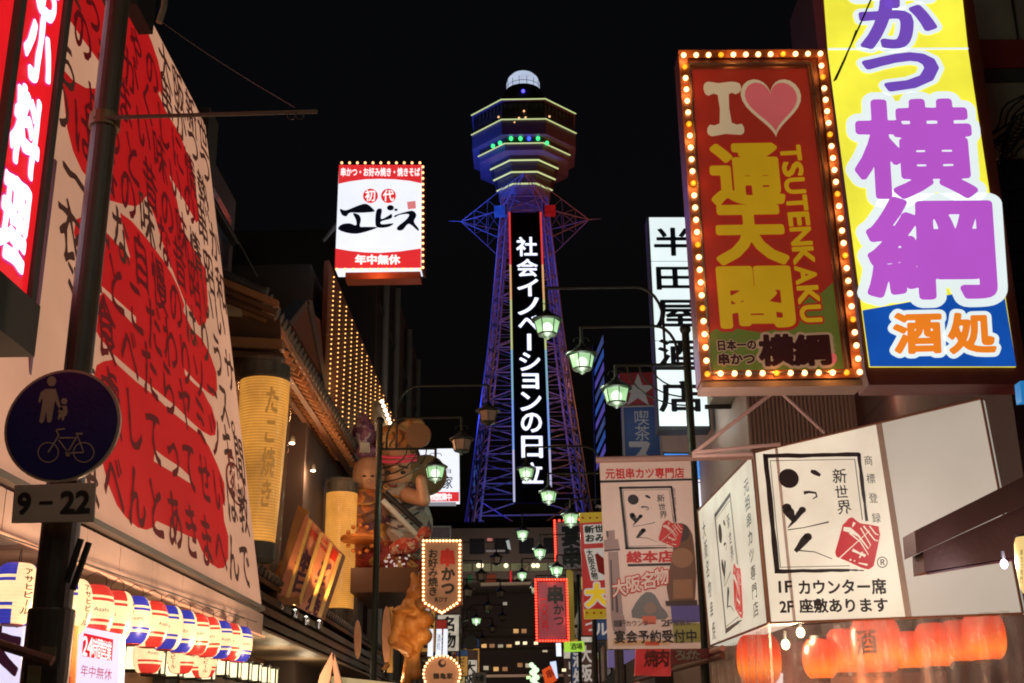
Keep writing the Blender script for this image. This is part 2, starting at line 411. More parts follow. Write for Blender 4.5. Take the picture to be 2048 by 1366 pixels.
# ------------------------------------------------------------------ ground
def asphalt():
    m = mat('asphalt', (.05, .048, .047), .75, scale=3); return m
g = MB().box((-600, -300, -.3), (600, 900, 0)).build('ground', asphalt()); g['kind'] = 'structure'
st = MB().box((-2.6, -5, 0), (2.6, 150, .02)).build('street', mat('stone paving', (.16, .14, .13), .5, scale=4)); st['kind'] = 'structure'
for x0, x1 in ((-3.4, -2.6), (2.6, 3.4)):
    q = MB().box((x0, -5, 0), (x1, 150, .12)).build('pavement', mat('kerb stone', (.25, .23, .21), .7)); q['kind'] = 'structure'

# ------------------------------------------------------------------ TOWER
TX, TY = .32, 169.
def tz(py, y=TY, px=1050): return float(PY(y).at(px, py)[2])
T = thing('observation_tower', 'tall lattice tower lit blue and orange with octagonal decks and vertical neon letters', 'tower', (TX, TY, 0))
TST = mat('tower steel', (.30, .30, .32), .5, .2); NEON = lit('pale green neon', (205, 220, 150), 1.0, 0)
def octa(w, z, cx_=TX): 
    r = w / math.cos(PI / 8); return [np.array([cx_ + r * math.cos(PI / 8 + i * PI / 4), TY + r * math.sin(PI / 8 + i * PI / 4), z]) for i in range(8)]
sc_ = .0775
rings = [(199, 102), (239, 102), (287, 89), (306, 75), (321, 65), (344.6, 59), (368, 52.5)]
RZ = [(tz(y, TY - w * sc_), w * sc_) for y, w in rings]
def decks(name, z0, w0, z1, w1, m):
    b = MB(); A = octa(w0, z0); B = octa(w1, z1); b.add(A + B, [(i, (i + 1) % 8, (i + 1) % 8 + 8, i + 8) for i in range(8)] + [tuple(range(8)), tuple(range(15, 7, -1))]); return b.build(name, m, T)
DKG = mat('deck cladding', (.10, .085, .08), .4, .1, scale=2); DKB = mat('pale deck cladding', (.20, .18, .21), .45, scale=1)
z1, w1 = RZ[0]; z2, w2 = RZ[1]; z3, w3 = RZ[2]; z4, w4 = RZ[3]
decks('upper_deck', z2 + .12, w2 - .15, z1 - .12, w1 - .5, DKG)
decks('deck_roof', z1 - .12, w1 + .05, z1 + .12, w1 - .1, DKB)
zs = float(PY(TY - w2).at(1050, 268)[2])
decks('observation_deck', zs, w2 - .05, z2 + .12, w2, DKB)
decks('window_band', z3 + .2, w3 - .35, zs - .002, w3 - .1, DKG)
decks('lower_deck', z4, w3 - .1, z3 + .2, w3, DKB)
prev = (z4, w3 - .5)
for k in range(3, 7):
    zz, ww = RZ[k]; decks('stepped_tier', zz, ww * .97, prev[0] - .002, ww * 1.02, DKB if k == 3 else DKG); prev = (zz, ww)
zb = tz(408); decks('neck', zb, 3.4, prev[0] - .002, 3.95, DKB)
for zz, ww in RZ:
    if ww == RZ[3][1]: continue
    P = octa(ww + .12, zz); 
    for i in (4, 5, 6): MB().tube(P[i], P[(i + 1) % 8], .085 if ww > 6 else .12, n=6).build('neon_tube', NEON, T)
# mullions of the glazed bands
b = MB()
for wband, za, zc in ((w1 - .35, z2 + .2, z1 - .2), (w3 - .25, z3 + .25, zs - .05)):
    for i in range(8):
        A = octa(wband, 0)[i]; B = octa(wband, 0)[(i + 1) % 8]
        for t in np.linspace(0, 1, 9): p = A + (B - A) * t; b.tube((p[0], p[1], za), (p[0], p[1], zc), .07, n=4)
b.build('mullion', DARK, T, kind='stuff')
gl = lit('green lamp', (60, 230, 120), 2.2, 0); 
for k, (px, py) in enumerate([(1022, 277), (1041, 277), (1058, 277), (1076, 277), (986, 292), (1000, 286), (1094, 286)]):
    MB().ball(PY(TY - w3 - .25).at(px, py), .30, 8, 6, (1, .5, 1.2)).build('deck_lamp', gl if k != 2 else lit('blue lamp', (60, 90, 255), 2, 0), T)
ol = lit('interior lamp', (255, 190, 130), 1.5, 0)
for px, py in [(1038, 236), (1051, 235), (1048, 222), (997, 234), (1099, 233), (1029, 245)]:
    MB().ball(PY(TY - w2 + .1).at(px, py), .16, 8, 6).build('ceiling_lamp', ol, T)
MB().box((TX - 2.2, TY - w1 + .9, z2 + .3), (TX + 2.2, TY - w1 + 1, z1 - 1.3)).build('lit_room', lit('dim orange room', (110, 45, 14), .7, .4, 1), T)
zc0 = z1 + .12; zc1 = tz(171, TY - 3); zc2 = tz(140, TY - 2)
b = MB().lathe((TX, TY, 0), [(3.1, zc0), (3.1, zc1)], 16); b.build('roof_house', DKG, T)
MB().lathe((TX, TY, 0), [(2.85, zc1 + .002), (2.85, zc1 + .5)], 24).build('dome_base', DARK, T)
b = MB().lathe((TX, TY, 0), [(2.6, zc1 + .5), (2.6, zc1 + 2.0), (2.35, zc1 + 2.8), (1.8, zc1 + 3.4), (.9, zc1 + 3.75), (.1, zc1 + 3.85)], 28)
b.build('weather_dome', lit('frosted dome', (205, 218, 245), .8, .15, .5), T, smooth=False)
b = MB()
for i in range(14):
    a = i * PI / 7; b.tube((TX + 2.63 * math.cos(a), TY + 2.63 * math.sin(a), zc1 + .5), (TX + 2.63 * math.cos(a), TY + 2.63 * math.sin(a), zc1 + 2.), .04, n=4)
b.lathe((TX, TY, zc1 + 1.25), [(2.66, -.05), (2.66, .05)], 28, cap=False); b.build('dome_rib', GREY, T, kind='stuff')
MB().ball((TX, TY - 3.3, tz(182, TY - 3.3)), .28, 8, 6).build('beacon', lit('beacon blue', (90, 80, 255), 2.5, 0), T)
# shaft: four legs and bracing
def hw(z):   # half width at height z
    zz = [0, tz(1000), tz(700), tz(440), 92]; ww = [12.5, 7.9, 5.3, 3.55, 3.3]
    return float(np.interp(z, zz, ww))
lev = [0, 12, 22] + [tz(p) for p in (1010, 945, 885, 830, 775, 722, 672, 622, 574, 528, 484, 440, 412)]
legs = {}
for sx in (-1, 1):
    for sy in (-1, 1):
        b = MB()
        for a, c in zip(lev[:-1], lev[1:]):
            wa, wc = hw(a), hw(c)
            for ox in (0, -.9 * sx):
                for oy in (0, -.9 * sy):
                    b.tube((TX + sx * wa + ox, TY + sy * wa + oy, a), (TX + sx * wc + ox, TY + sy * wc + oy, c), .13, n=4)
            for k in range(3):
                t0, t1 = k / 3, (k + 1) / 3
                za, zb_ = a + (c - a) * t0, a + (c - a) * t1; ha, hb = hw(za), hw(zb_)
                b.tube((TX + sx * ha, TY + sy * ha, za), (TX + sx * hb - .9 * sx, TY + sy * hb, zb_), .07, n=4)
                b.tube((TX + sx * ha, TY + sy * ha, za), (TX + sx * hb, TY + sy * hb - .9 * sy, zb_), .07, n=4)
        b.build('leg', TST, T, kind='stuff')
for k, (a, c) in enumerate(zip(lev[:-1], lev[1:])):
    wa, wc = hw(a), hw(c)
    for face in range(4):
        def pf(s, z, w): return {0: (TX + s * w, TY - w, z), 1: (TX + w, TY + s * w, z), 2: (TX + s * w, TY + w, z), 3: (TX - w, TY + s * w, z)}[face]
        b = MB().tube(pf(-1, a, wa), pf(1, c, wc), .085, n=4).tube(pf(1, a, wa), pf(-1, c, wc), .085, n=4).tube(pf(-1, c, wc), pf(1, c, wc), .10, n=4)
        m_ = (c + a) / 2; wm = hw(m_); b.tube(pf(-1, m_, wm), pf(1, m_, wm), .045, n=4)
        b.build('brace', TST, T)
# star shaped outriggers
za = tz(441); zt = tz(398); zl = tz(495)
for dx, dy in ((-1, 0), (1, 0), (0, -1), (0, 1)):
    L_ = 9.7; ap = np.array([TX + dx * L_, TY + dy * L_, za + (3.2 if dy else 0)]); px_, py_ = -dy, dx; b = MB()
    for s in (-1, 1):
        for zz, ww in ((zt, 3.5), (za, 3.7), (zl, 3.9)):
            q = np.array([TX + dx * ww + px_ * s * ww, TY + dy * ww + py_ * s * ww, zz]); b.tube(q, ap, .07, n=4)
            for t in (.33, .66):
                r = q + (ap - q) * t
                q2 = np.array([TX + dx * 3.7 + px_ * s * 3.7, TY + dy * 3.7 + py_ * s * 3.7, za]); b.tube(r, q2 + (ap - q2) * t, .04, n=4)
                b.tube(r, q2 + (ap - q2) * max(0, t - .33), .04, n=4)
    if dx: b.tube(ap, ap + np.array([dx * 1.9, 0, .1]), .06, .02, n=4)
    b.build('outrigger', TST, T, kind='stuff')
for sx, c in ((-1, (70, 130, 255)), (1, (230, 40, 40))):
    MB().box((TX + sx * 3.75 - .8, TY - 4.6, tz(455)), (TX + sx * 3.75 + .8, TY - 3.8, tz(436))).build('lit_cabin', lit('cabin %d' % sx, c, .16, .6, 1.5), T)
# led board
bp = PY(TY - 8.6)
panel(T, bp, [(1020, 425), (1082, 425), (1102, 1004), (1028, 1004)], mat('led panel', (.008, .009, .025), .35), 1.2, name='led_board')
for (ya, yb, c) in ((425, 530, (225, 60, 50)), (530, 600, (225, 170, 110)), (600, 700, (190, 200, 130)), (700, 800, (130, 180, 200)), (800, 900, (120, 160, 230)), (900, 1004, (190, 190, 225))):
    for xa, xb in ((1019, 1028.5), (1081, 1103)):
        if yb > 990 and xa > 1050: yb = 975
        f = lambda y: xa + (xb - xa) * (y - 425) / 579
        MB().tube(bp.at(f(ya), ya, .1), bp.at(f(yb), yb, .1), .15, n=6).build('neon_tube', lit('neon %d' % ya, c, .95, 0), T)
LW = lit('white led', (225, 230, 255), 1.5, 0)
for ch, ya, yb in zip('社会イノベーションの日立', (475, 519, 559, 596, 632, 668, 706, 748, 785, 827, 873, 926), (512, 553, 592, 629, 662, 701, 741, 777, 821, 864, 915, 966)):
    xc = 1053 + (1065 - 1053) * (ya - 475) / 450; h_ = 20 if ch != 'ー' else 4; h_ = 16 if ch == 'ョ' else h_
    mb = MB(); put_glyph(mb, ch, bp.at(xc - h_, ya, .08), bp.at(xc + h_, ya, .08), bp.at(xc - h_ + .8, yb, .08), .022, 46, True) if ch != 'ー' else put_glyph(mb, 'I', bp.at(xc - 4, ya, .08), bp.at(xc + 4, ya, .08), bp.at(xc - 3.5, yb, .08), 0)
    mb.build('character', LW, T)
# coloured floodlights fixed to the tower
for nm, p, e, c in (('blue_floodlight', (TX - 19, TY - 8, 18), 15000, (.04, .05, 1)), ('blue_floodlight', (TX - 16, TY - 6, 50), 10500, (.04, .07, 1)),
                    ('blue_floodlight', (TX - 15, TY - 9, 74), 10000, (.07, .12, 1)),
                    ('amber_floodlight', (TX + 17, TY - 10, 20), 4200, (1, .28, .08)), ('amber_floodlight', (TX + 17, TY - 10, 50), 3600, (1, .3, .1)),
                    ('red_floodlight', (TX + 15, TY - 12, 74), 2600, (1, .15, .1)),
                    ('blue_floodlight', (TX - 3, TY, 34), 1000, (.05, .3, 1)), ('amber_floodlight', (TX + 3, TY - 2, 50), 950, (1, .3, .08))):
    point(nm, p, e, c, .5)
# ------------------------------------------------------------------ LEFT: leaning billboard
LEAN = .165; lp = np.array([-3.2, 0, 3.21]); ln = np.array([1, 0, LEAN]); ln /= np.linalg.norm(ln)
BB = Plane(lp, ln, (0, 1, 0), (-LEAN, 0, 1))
def bbz(z, y, off=0.): return np.array([-3.2 - LEAN * (z - 3.21), y, z]) + ln * off
BRD = lit('peach backlit sheet', (214, 156, 124), .72, .2, .45, True, base=.3, rough=.8); RED = lit('red backlit print', (186, 20, 22), .80, .14, .35, base=.12, rough=.85)  # uneven emission puts pools of light into the sheet
BINK = lit('brown black brush print', (82, 44, 34), .45, .1, 1, base=.3, rough=.8); RINK = lit('dark brush print over red', (108, 14, 20), .5, .12, 1, base=.1, rough=.8)
bb = thing('billboard', 'huge leaning cream billboard with red brush strokes covered in dark brush lettering', 'billboard', (-3.2, 11, 3.2))
Q = [bbz(3.21, 6.6), bbz(3.21, 14.79), bbz(9.52, 14.45), bbz(9.56, 6.6)]
ys = [6.6, 7.7, 8.8, 9.75, 10.75, 11.8, 12.8, 13.85, 14.79]
for a, c in zip(ys[:-1], ys[1:]):
    top = lambda y: 9.56 if y < 14.5 else 9.52
    sh = (lambda y: min(y, 14.45))
    MB().slab([bbz(3.21, a + .008), bbz(3.21, c - .008), bbz(top(c), sh(c) - .008 if c < 14.6 else 14.45), bbz(top(a), a + .008)], ln, .12).build('panel', BRD, bb)
MB().slab([bbz(3.23, 6.6, -.03), bbz(3.23, 14.77, -.03), bbz(9.5, 14.43, -.03), bbz(9.5, 6.6, -.03)], ln, .05).build('backing', mat('board seam', (.10, .055, .04), .8), bb)
MB().slab([bbz(3.16, 6.6, .03), bbz(3.16, 14.82, .03), bbz(3.21, 14.82, .03), bbz(3.21, 6.6, .03)], ln, .14).build('bottom_rail', mat('billboard rail', (.20, .15, .13), .5), bb)
R1 = [(140, -40), (240, -40), (268, 5), (278, 35), (291, 55), (303, 85), (315, 120), (322, 150), (326, 185), (322, 192), (319, 182), (316, 187), (331, 222), (360, 270), (378, 320), (391, 380), (396, 415), (398, 440), (392, 446), (385, 432), (367, 400), (338, 350), (348, 385), (353, 400), (364, 458), (382, 488), (411, 540), (415, 600), (414, 634), (408, 655), (396, 650), (388, 634), (367, 599), (341, 532), (323, 482), (309, 435), (297, 405), (292, 392), (282, 406), (271, 413), (247, 409), (218, 401), (190, 372), (163, 342), (145, 302), (133, 255), (127, 200), (122, 135), (145, 161), (171, 176), (189, 177), (205, 170), (208, 145), (195, 120), (160, 72), (137, 38)]
R2 = [(239, 425), (262, 442), (285, 468), (303, 490), (325, 520), (342, 547), (357, 578), (368, 610), (366, 622), (384, 660), (403, 678), (420, 710), (432, 745), (434, 780), (427, 794), (412, 783), (390, 762), (368, 738), (370, 750), (388, 768), (406, 783), (414, 800), (423, 815), (432, 847), (430, 870), (420, 872), (403, 862), (380, 842), (350, 812), (306, 776), (265, 743), (224, 707), (198, 675), (186, 652), (184, 623), (192, 599), (206, 584), (236, 617), (271, 655), (271, 634), (236, 602), (193, 564), (160, 520), (147, 465), (150, 440), (170, 430), (206, 458), (241, 497), (260, 517), (247, 467)]
R3 = [(192, 731), (206, 723), (227, 719), (236, 731), (271, 763), (309, 792), (336, 818), (394, 865), (405, 873), (418, 894), (435, 932), (448, 967), (450, 1002), (445, 1011), (448, 1043), (456, 1073), (456, 1117), (447, 1136), (435, 1137), (418, 1125), (403, 1102), (394, 1079), (371, 1070), (341, 1055), (312, 1042), (306, 1055), (292, 1060), (274, 1055), (251, 1035), (233, 1011), (216, 970), (207, 938), (195, 880), (187, 800), (186, 760)]
for S_ in (R1, R2, R3): shape(bb, BB, S_, RED, .004, 'brush_stroke')
shape(bb, BB, [(308, 899), (324, 912), (359, 935), (378, 953), (379, 967), (347, 947), (306, 923)], BRD, .008, 'brush_gap')
rows = [(9.22, 12.15, .58, '大阪新世界'), (8.75, 8.6, .58, 'じゃんじゃの串かつつ。'), (8.2, 8.3, .58, '浪速っ子がくしに情熱'), (7.7, 8.5, .60, '店のうまい味いの串か'), (7.1, 8.6, .60, 'ちょっと昔の味情昭和'),
        (6.62, 8.35, .60, 'のば客の味な昔昭いい'), (6.02, 8.6, .60, '一気な自慢のはりうサ'), (5.45, 8.45, .56, '衣さとこだわりソース。'), (4.92, 8.55, .61, '濃食べたらヤミツキ間'), (4.28, 8.55, .60, '遠慮してってせいは教'), (3.60, 8.5, .58, '食べんとあきまへんで。')]
inred = []
def _in(p, P):
    r = False
    for i in range(len(P)):
        a, c = P[i - 1], P[i]
        if (a[1] > p[1]) != (c[1] > p[1]) and p[0] < a[0] + (p[1] - a[1]) / (c[1] - a[1]) * (c[0] - a[0]): r = not r
    return r
def proj(w):
    c = M.T @ (np.array(w) - EYE); return (1024 + FPX * c[0] / c[2], 683 - FPX * c[1] / c[2])
for z, y0, p, s_ in rows:
    if z == 8.2 or z == 7.7: z -= .0
    for i, ch in enumerate(s_):
        y = y0 + p * (i + .5)
        if y > 14.45: break
        c = bbz(z, y, .011); pp = proj(c); inr = any(_in(pp, S_) for S_ in (R1, R2, R3))
        mb = MB(); glyph_at(mb, BB, ch, c, .54, .60, .016, 0, 34, .018); 
        if mb.F: mb.build('character', RINK if inr else BINK, bb)
shape(bb, BB, ell(470, 968, 17, 46, 24, -.25) , REDINK, .006, 'seal'); shape(bb, BB, ell(470, 968, 13.5, 41, 24, -.25), BRD, .009, 'seal_gap')
mb = MB(); glyph_at(mb, BB, '家', bbz(4.62, 13.83, .013), .4, .62, .01, 0, 34, .01); mb.build('seal_character', REDINK, bb)
# valance of panels under the board
vl = thing('valance', 'pinkish panelled fascia hanging under the leaning billboard above the lanterns', 'fascia', (-3.2, 11, 2.9))
VP = mat('fascia panel', lin((238, 196, 184)), .5, .1, scale=1.5)
yv = [6.6, 7.3, 8.0, 8.75, 9.5, 10.35, 10.5, 11.3, 12.15, 13.05, 13.15, 13.95, 14.85]
for a, c in zip(yv[:-1], yv[1:]): MB().box((-3.26, a + .006, 2.86), (-3.19, c - .006, 3.12)).build('panel', VP, vl)
MB().tube((-3.17, 6.6, 2.84), (-3.17, 14.86, 2.86), .012).build('edge_trim', lit('rope light', (255, 170, 120), 1.0, 0), vl)
MB().box((-3.24, 6.6, 2.868), (-3.225, 14.85, 3.14)).build('backing', mat('fascia backing', (.12, .08, .07), .8), vl)
# the shop behind / beneath the board
sh = thing('corner_restaurant', 'low corner restaurant building behind the leaning billboard with a timber soffit', 'building', (-6, 11, 0))
MB().box((-9, 6.6, 0), (-4.45, 14.8, 3.1)).build('wall', mat('restaurant wall', (.32, .16, .08), .7), sh)
MB().box((-9, 6.6, 3.12), (-4.5, 14.7, 9.2)).build('upper_wall', WALLD, sh)
for i in range(9): MB().box((-4.45, 6.6 + i * .92, 2.93), (-3.28, 6.6 + i * .92 + .9, 2.98)).build('soffit_board', mat('soffit paint', (.42, .28, .22), .6), sh)
MB().box((-9, 14.8, 0), (-4.3, 15.3, 10)).build('side_wall', WALLD, sh)
for i, (px, py) in enumerate([(262, 1314), (296, 1322), (330, 1328), (362, 1335), (392, 1338)]): pass
# square shoji lanterns in a row under the far eave
SJ = lit('shoji glow', (255, 240, 190), 1.5, .05, 3, True)
def shoji(cx_, cy_, w=.18, h=.26, first=[None]):
    if first[0] is None:
        r = thing('shoji_lantern', 'x', 'lantern', (0, 0, 0), 'square shoji lanterns under the left eave')
        MB().box((-w / 2, -w / 2, -h / 2 + .02), (w / 2, w / 2, h / 2 - .02)).build('paper', SJ, r)
        for sx in (-1, 1):
            for sy in (-1, 1): MB().box((sx * w / 2 - .012, sy * w / 2 - .012, -h / 2), (sx * w / 2 + .012, sy * w / 2 + .012, h / 2)).build('post', BLACK, r)
        for z in (-h / 2, h / 2): MB().box((-w / 2 - .02, -w / 2 - .02, z - .012), (w / 2 + .02, w / 2 + .02, z + .012)).build('rim', BLACK, r)
        first[0] = r; c = r
    else: c = copy_tree(first[0])
    p = PX(-4.15).at(cx_, cy_); c.location = [float(v) for v in p]; return c
sj = [(272, 1316), (309, 1326), (347, 1332), (383, 1336), (414, 1340), (442, 1332), (466, 1338), (488, 1343), (508, 1346), (526, 1350), (542, 1353)]
lab = ['first and nearest square shoji lantern, left of the hanging beer lanterns\' low row', 'second square shoji lantern counted from the illuminated 24-hour box', 'third square shoji lantern, beneath the small low beer lanterns', 'fourth square shoji lantern in the row, half under a red white beer lantern', 'fifth square shoji lantern, just left of the middle of the row', 'sixth and middle square shoji lantern under the eave', 'seventh square shoji lantern, right of the middle one', 'fourth from last square shoji lantern under the eave', 'third from last square shoji lantern under the eave', 'second from last square shoji lantern under the eave', 'farthest, smallest square shoji lantern at the right end of the row']
for (x, y), l in zip(sj, lab): shoji(x, y)['label'] = l
# round beer lanterns
LC = lit('cream lantern paper', (255, 222, 165), 1.2, .14, 7, True, rib=14, ribdepth=.14); LB_ = lit('blue lantern print', (66, 66, 185), .85, .1, 7, rib=14, ribdepth=.2); LR_ = lit('red lantern print', (232, 62, 50), .95, .1, 7, rib=14, ribdepth=.2)
RINGM = mat('red lantern rim', (.5, .03, .03), .5)
def beer(acc, nm):
    r = thing('paper_lantern', 'x', 'lantern', (0, 0, 0), 'round beer lanterns hung in a row under the billboard')
    R0, H = .148, .37; n = 28; m = 24
    rad = lambda t: R0 * (.45 + .55 * max(0, 1 - abs(2 * t - 1) ** 2.1) ** .5)
    b = MB(); V = []; 
    for j in range(m + 1):
        t = .5 - .5 * math.cos(PI * (.05 + .90 * j / m)); rr = rad(t) * (1 - .02 * (j % 2))
        V += [(rr * math.cos(2 * PI * i / n), rr * math.sin(2 * PI * i / n), (t - .5) * H) for i in range(n)]
    b.add(V, []); b.I = []
    for j in range(m):
        for i in range(n):
            b.F.append((j * n + i, j * n + (i + 1) % n, (j + 1) * n + (i + 1) % n, (j + 1) * n + i))
            k = i % 14; cream = 0 <= k < 5
            b.I.append(0 if cream or 7 <= j < m - 7 and j not in (8, 15) else 1)
    b.build('shade', [LC, acc], r, smooth=True)
    for z, q in ((H / 2 - .012, .075), (-H / 2 + .012, .065)): MB().lathe((0, 0, z), [(q, -.014), (q, .014)], 18).build('rim', RINGM, r)
    hb = MB(); hb.line([(-.075, 0, H / 2), (-.07, 0, H / 2 + .06), (0, 0, H / 2 + .10), (.07, 0, H / 2 + .06), (.075, 0, H / 2)], .003, 5).build('handle', DARK, r)
    for half in (0, 1):
        b = MB()
        for k, ch in enumerate('アサヒビール'):
            V2, F2 = glyph(ch, .02, 24); 
            if ch == 'ー': V2 = np.stack([V2[:, 1] + .12, .75 - V2[:, 0] + .1], 1)
            t = .84 - .128 * k; ang0 = (2.5 + 14 * half) / n * 2 * PI
            P = []
            for x, y in V2:
                tt = t + (y - .38) * .125; a = ang0 + (x - .5) * .46; rr = rad(tt) + .003; P.append((rr * math.cos(a), rr * math.sin(a), (tt - .5) * H))
            b.add(P, F2)
        b.build('lettering', lit('brown lantern ink', (130, 60, 40), .5, 0), r)
        V2, F2 = glyph('Asahi', 0); b = MB(); x0, y0 = V2.min(0); x1, y1 = V2.max(0); P = []
        for x, y in V2:
            a = (9.6 + 14 * half) / n * 2 * PI + ((x - x0) / (x1 - x0) - .5) * .75; tt = .5 + (y - y0) / (y1 - y0) * .08 - .04; rr = rad(tt) + .004
            P.append((rr * math.cos(a), rr * math.sin(a), (tt - .5) * H))
        b.add(P, F2); b.build('lettering', lit('navy lantern ink', (50, 40, 90), .5, 0), r)
    return r
protoB, protoR = beer(LB_, 'blue'), beer(LR_, 'red')
usedp = set(); order = ['first', 'second', 'third', 'fourth', 'fifth', 'sixth', 'seventh', 'eighth', 'ninth', 'tenth', 'eleventh', 'twelfth', 'thirteenth', 'last']
def putlant(p, k, l, rz):
    pr = protoB if k == 'B' else protoR
    o = pr if pr.name not in usedp else copy_tree(pr); usedp.add(pr.name)
    o.location = [float(v) for v in p]; o.rotation_euler = (random.uniform(-.05, .05), random.uniform(-.05, .05), rz); o['label'] = l
seq = 'BBBRRBRBBRRBRB'
for i in range(14):
    y = 7.45 + i * .455; 
    if i == 0: l = 'cream and blue beer lantern hanging alone left of the brown sign pole'
    elif i == 13: l = 'farthest beer lantern at the right end of the billboard row'
    else: l = '%s beer lantern with %s bands counted from the left end of the billboard row' % (order[i], 'blue' if seq[i] == 'B' else 'red')
    putlant((-3.12, y, 2.50 + .012 * i), seq[i], l, [-.9, .2, 2.6, .5, -.2, .25, .9, -.1, .1, .35, .2, .6, .0, .5][i] - .35)
for j, (px, py, k, l) in enumerate([(297, 1308, 'R', 'low red banded beer lantern behind the row, nearest of the low three'), (362, 1312, 'R', 'low beer lantern behind the row, middle of the low three'), (408, 1322, 'R', 'low red banded beer lantern behind the row, farthest of the low three')]):
    putlant(PX(-3.75).at(px, py), k, l, j * .7)
MB().tube((-3.12, 6.6, 2.80), (-3.12, 14.2, 2.97), .006).build('wire', DARK, None); tagged(bpy.context.scene.objects['wire'], 'thin wire the row of beer lanterns hangs from', 'wire')
for y in (7.6, 9.4, 11.2, 13): point('lantern_glow', (-2.6, y, 2.35), 19, (1, .68, .4), .12)
# ------------------------------------------------------------------ near left: red vertical box sign
rs = thing('vertical_signboard', 'red lit vertical box sign with glowing white brush characters, nearest at left edge', 'sign', (-2.9, 5, 4))
RP = PX(-2.75); ya = float(RP.at(40, 0)[1]); yb_ = float(RP.at(135, 0)[1]); zb_ = float(RP.at(50, 600)[2])
RS = lit('red lightbox', (226, 24, 32), 1.0, .12, 1.5, True); RSW = lit('white glowing character', (255, 235, 255), 2.2, 0); MGT = lit('magenta halo print', (205, 30, 120), 1.0, 0)
y0_ = float(RP.at(-17, 400)[1]); y1_ = float(RP.at(82, 400)[1])
MB().box((-3.1, y0_, zb_), (-2.75, y1_, zb_ + 3)).build('lightbox', RS, rs)
FR = mat('weathered sign frame', (.10, .085, .075), .8, .4, scale=10)
for yy, th in ((y0_, .07), (y1_, .07)): MB().box((-3.12, yy - th / 2, zb_ - .12), (-2.72, yy + th / 2, zb_ + 3.02)).build('frame_post', FR, rs)
MB().box((-3.12, y0_ - .12, zb_ - .30), (-2.70, y1_ + .05, zb_ - .004)).build('frame_sill', FR, rs)
MB().box((-3.1, y0_ - 1.6, zb_ + .0), (-2.76, y0_ - .036, zb_ + 3)).build('lightbox', RS, rs)
WY = y1_ - y0_
for ch, px, py, w_, h_ in (('お', 95, -20, .44, .42), ('小', 77, 95, .50, .46), ('料', 52, 262, .50, .46), ('理', 27, 440, .50, .50)):
    c = RP.at(px, py)
    for wt, m_, of in ((.075, MGT, .004), (.045, RSW, .008)):
        mb = MB(); glyph_at(mb, RP, ch, c + RP.n * of, w_ * WY * 1.25, h_, wt, 0, 60, .012); mb.build('character', m_, rs)
# pale panels beneath it
pw = thing('pale_wall', 'pale pink lit panel wall under the red vertical sign at left edge', 'wall', (-3.25, 7, 0))
PKM = lit('pink lit panel', (222, 155, 145), .72, .1, .8, True)
for a, c in ((6.1, 7.05), (7.07, 7.75)): MB().box((-3.45, a, 2.95), (-3.36, c, 5.6)).build('panel', PKM, pw)
MB().box((-3.4, 7.05, 2.9), (-3.33, 7.07, 5.6)).build('seam_strip', mat('mauve strip', (.3, .15, .25), .5), pw)
MB().box((-3.42, 7.75, 2.9), (-3.33, 7.79, 5.6)).build('seam_strip', mat('mauve strip', (.3, .15, .25), .5), pw)
MB().box((-3.45, 6.1, 2.86), (-3.30, 7.8, 2.95)).build('bottom_rail', mat('billboard rail', (.2, .15, .13), .5), pw)
# ------------------------------------------------------------------ pole with the blue round sign
PP = PY(6.0)
pl_ = thing('sign_pole', 'tall brown street pole with clamp and sticker patches standing before the billboard', 'pole', (*PP.at(92, 1300)[:2], 0))
a = PP.at(188, 0)  ; bpt = PP.at(95, 1366)
top = PP.at(215, -40); X_ = float(PP.at(150, 700)[0])
MB().tube((X_, 6.07, 0), (X_ + .0, 6.07, 3.35), .098, .093, 20).build('shaft', POLE, pl_, smooth=False)
MB().tube((X_, 6.07, 3.35), (X_ + .0, 6.07, 6.4), .072, .066, 20).build('shaft', POLE, pl_)
zc = float(PP.at(200, 232)[2]); MB().tube((X_, 6.07, zc - .04), (X_, 6.07, zc + .04), .085, n=20).build('clamp', mat('brass clamp', (.16, .10, .05), .45, .6), pl_)
bevel(MB().tube((X_, 6.07, float(PP.at(100, 1215)[2]) - .9), (X_, 6.07, float(PP.at(100, 1215)[2])), .112, n=20).build('service_box', POLE, pl_), .01)
mb = MB().tube(PP.at(188, 236), PP.at(634, 223), .012, n=8); mb.build('cross_bar', mat('rusty bar', (.10, .075, .05), .6), pl_)
for px in (583, 600): 
    c = PP.at(px, 232); MB().line([c + .022 * np.array([math.cos(t), 0, math.sin(t)]) for t in np.linspace(0, 2 * PI, 11)], .003, 5).build('ring', DARK, pl_)
for (px, py), (qx, qy) in (((133, 1165), (162, 1078)), ((145, 1180), (178, 1085))):
    MB().tube(PY(5.95).at(px, py), PY(5.95).at(qx, qy), .017, n=8).build('stub_pipe', DARK, pl_)
for k, (x0, y0, x1, y1, c) in enumerate([(82, 1292, 112, 1322, (120, 100, 85)), (84, 1326, 116, 1366, (70, 62, 60)), (56, 1330, 82, 1366, (150, 130, 95))]):
    panel(pl_, PY(5.93), [(x0, y0), (x1, y0 + 2), (x1 - 2, y1), (x0 - 3, y1)], ink('sticker %d' % k, c), .004, name='sticker')
MB().tube(PY(5.85).at(-20, 1283), PY(5.85).at(105, 1322), .024, n=10).build('handrail', mat('copper pipe', (.25, .10, .07), .4, .3), pl_)
rd = thing('round_road_sign', 'round dark blue sign showing an adult leading a child above a bicycle', 'road sign', tuple(PY(5.9).at(124, 850)))
SPL = PY(5.88); c = SPL.at(124, 850); 
def disc(b, c, r, th, n=48): return b.tube(c, c + np.array([0, th, 0]), r, n=n)
disc(MB(), c + np.array([0, .004, 0]), .292, .02).build('rim', mat('sign rim', (.5, .36, .28), .45, .3), rd)
disc(MB(), c, .278, .004).build('face', mat('night blue sign', (.02, .018, .14), .35, .1), rd)
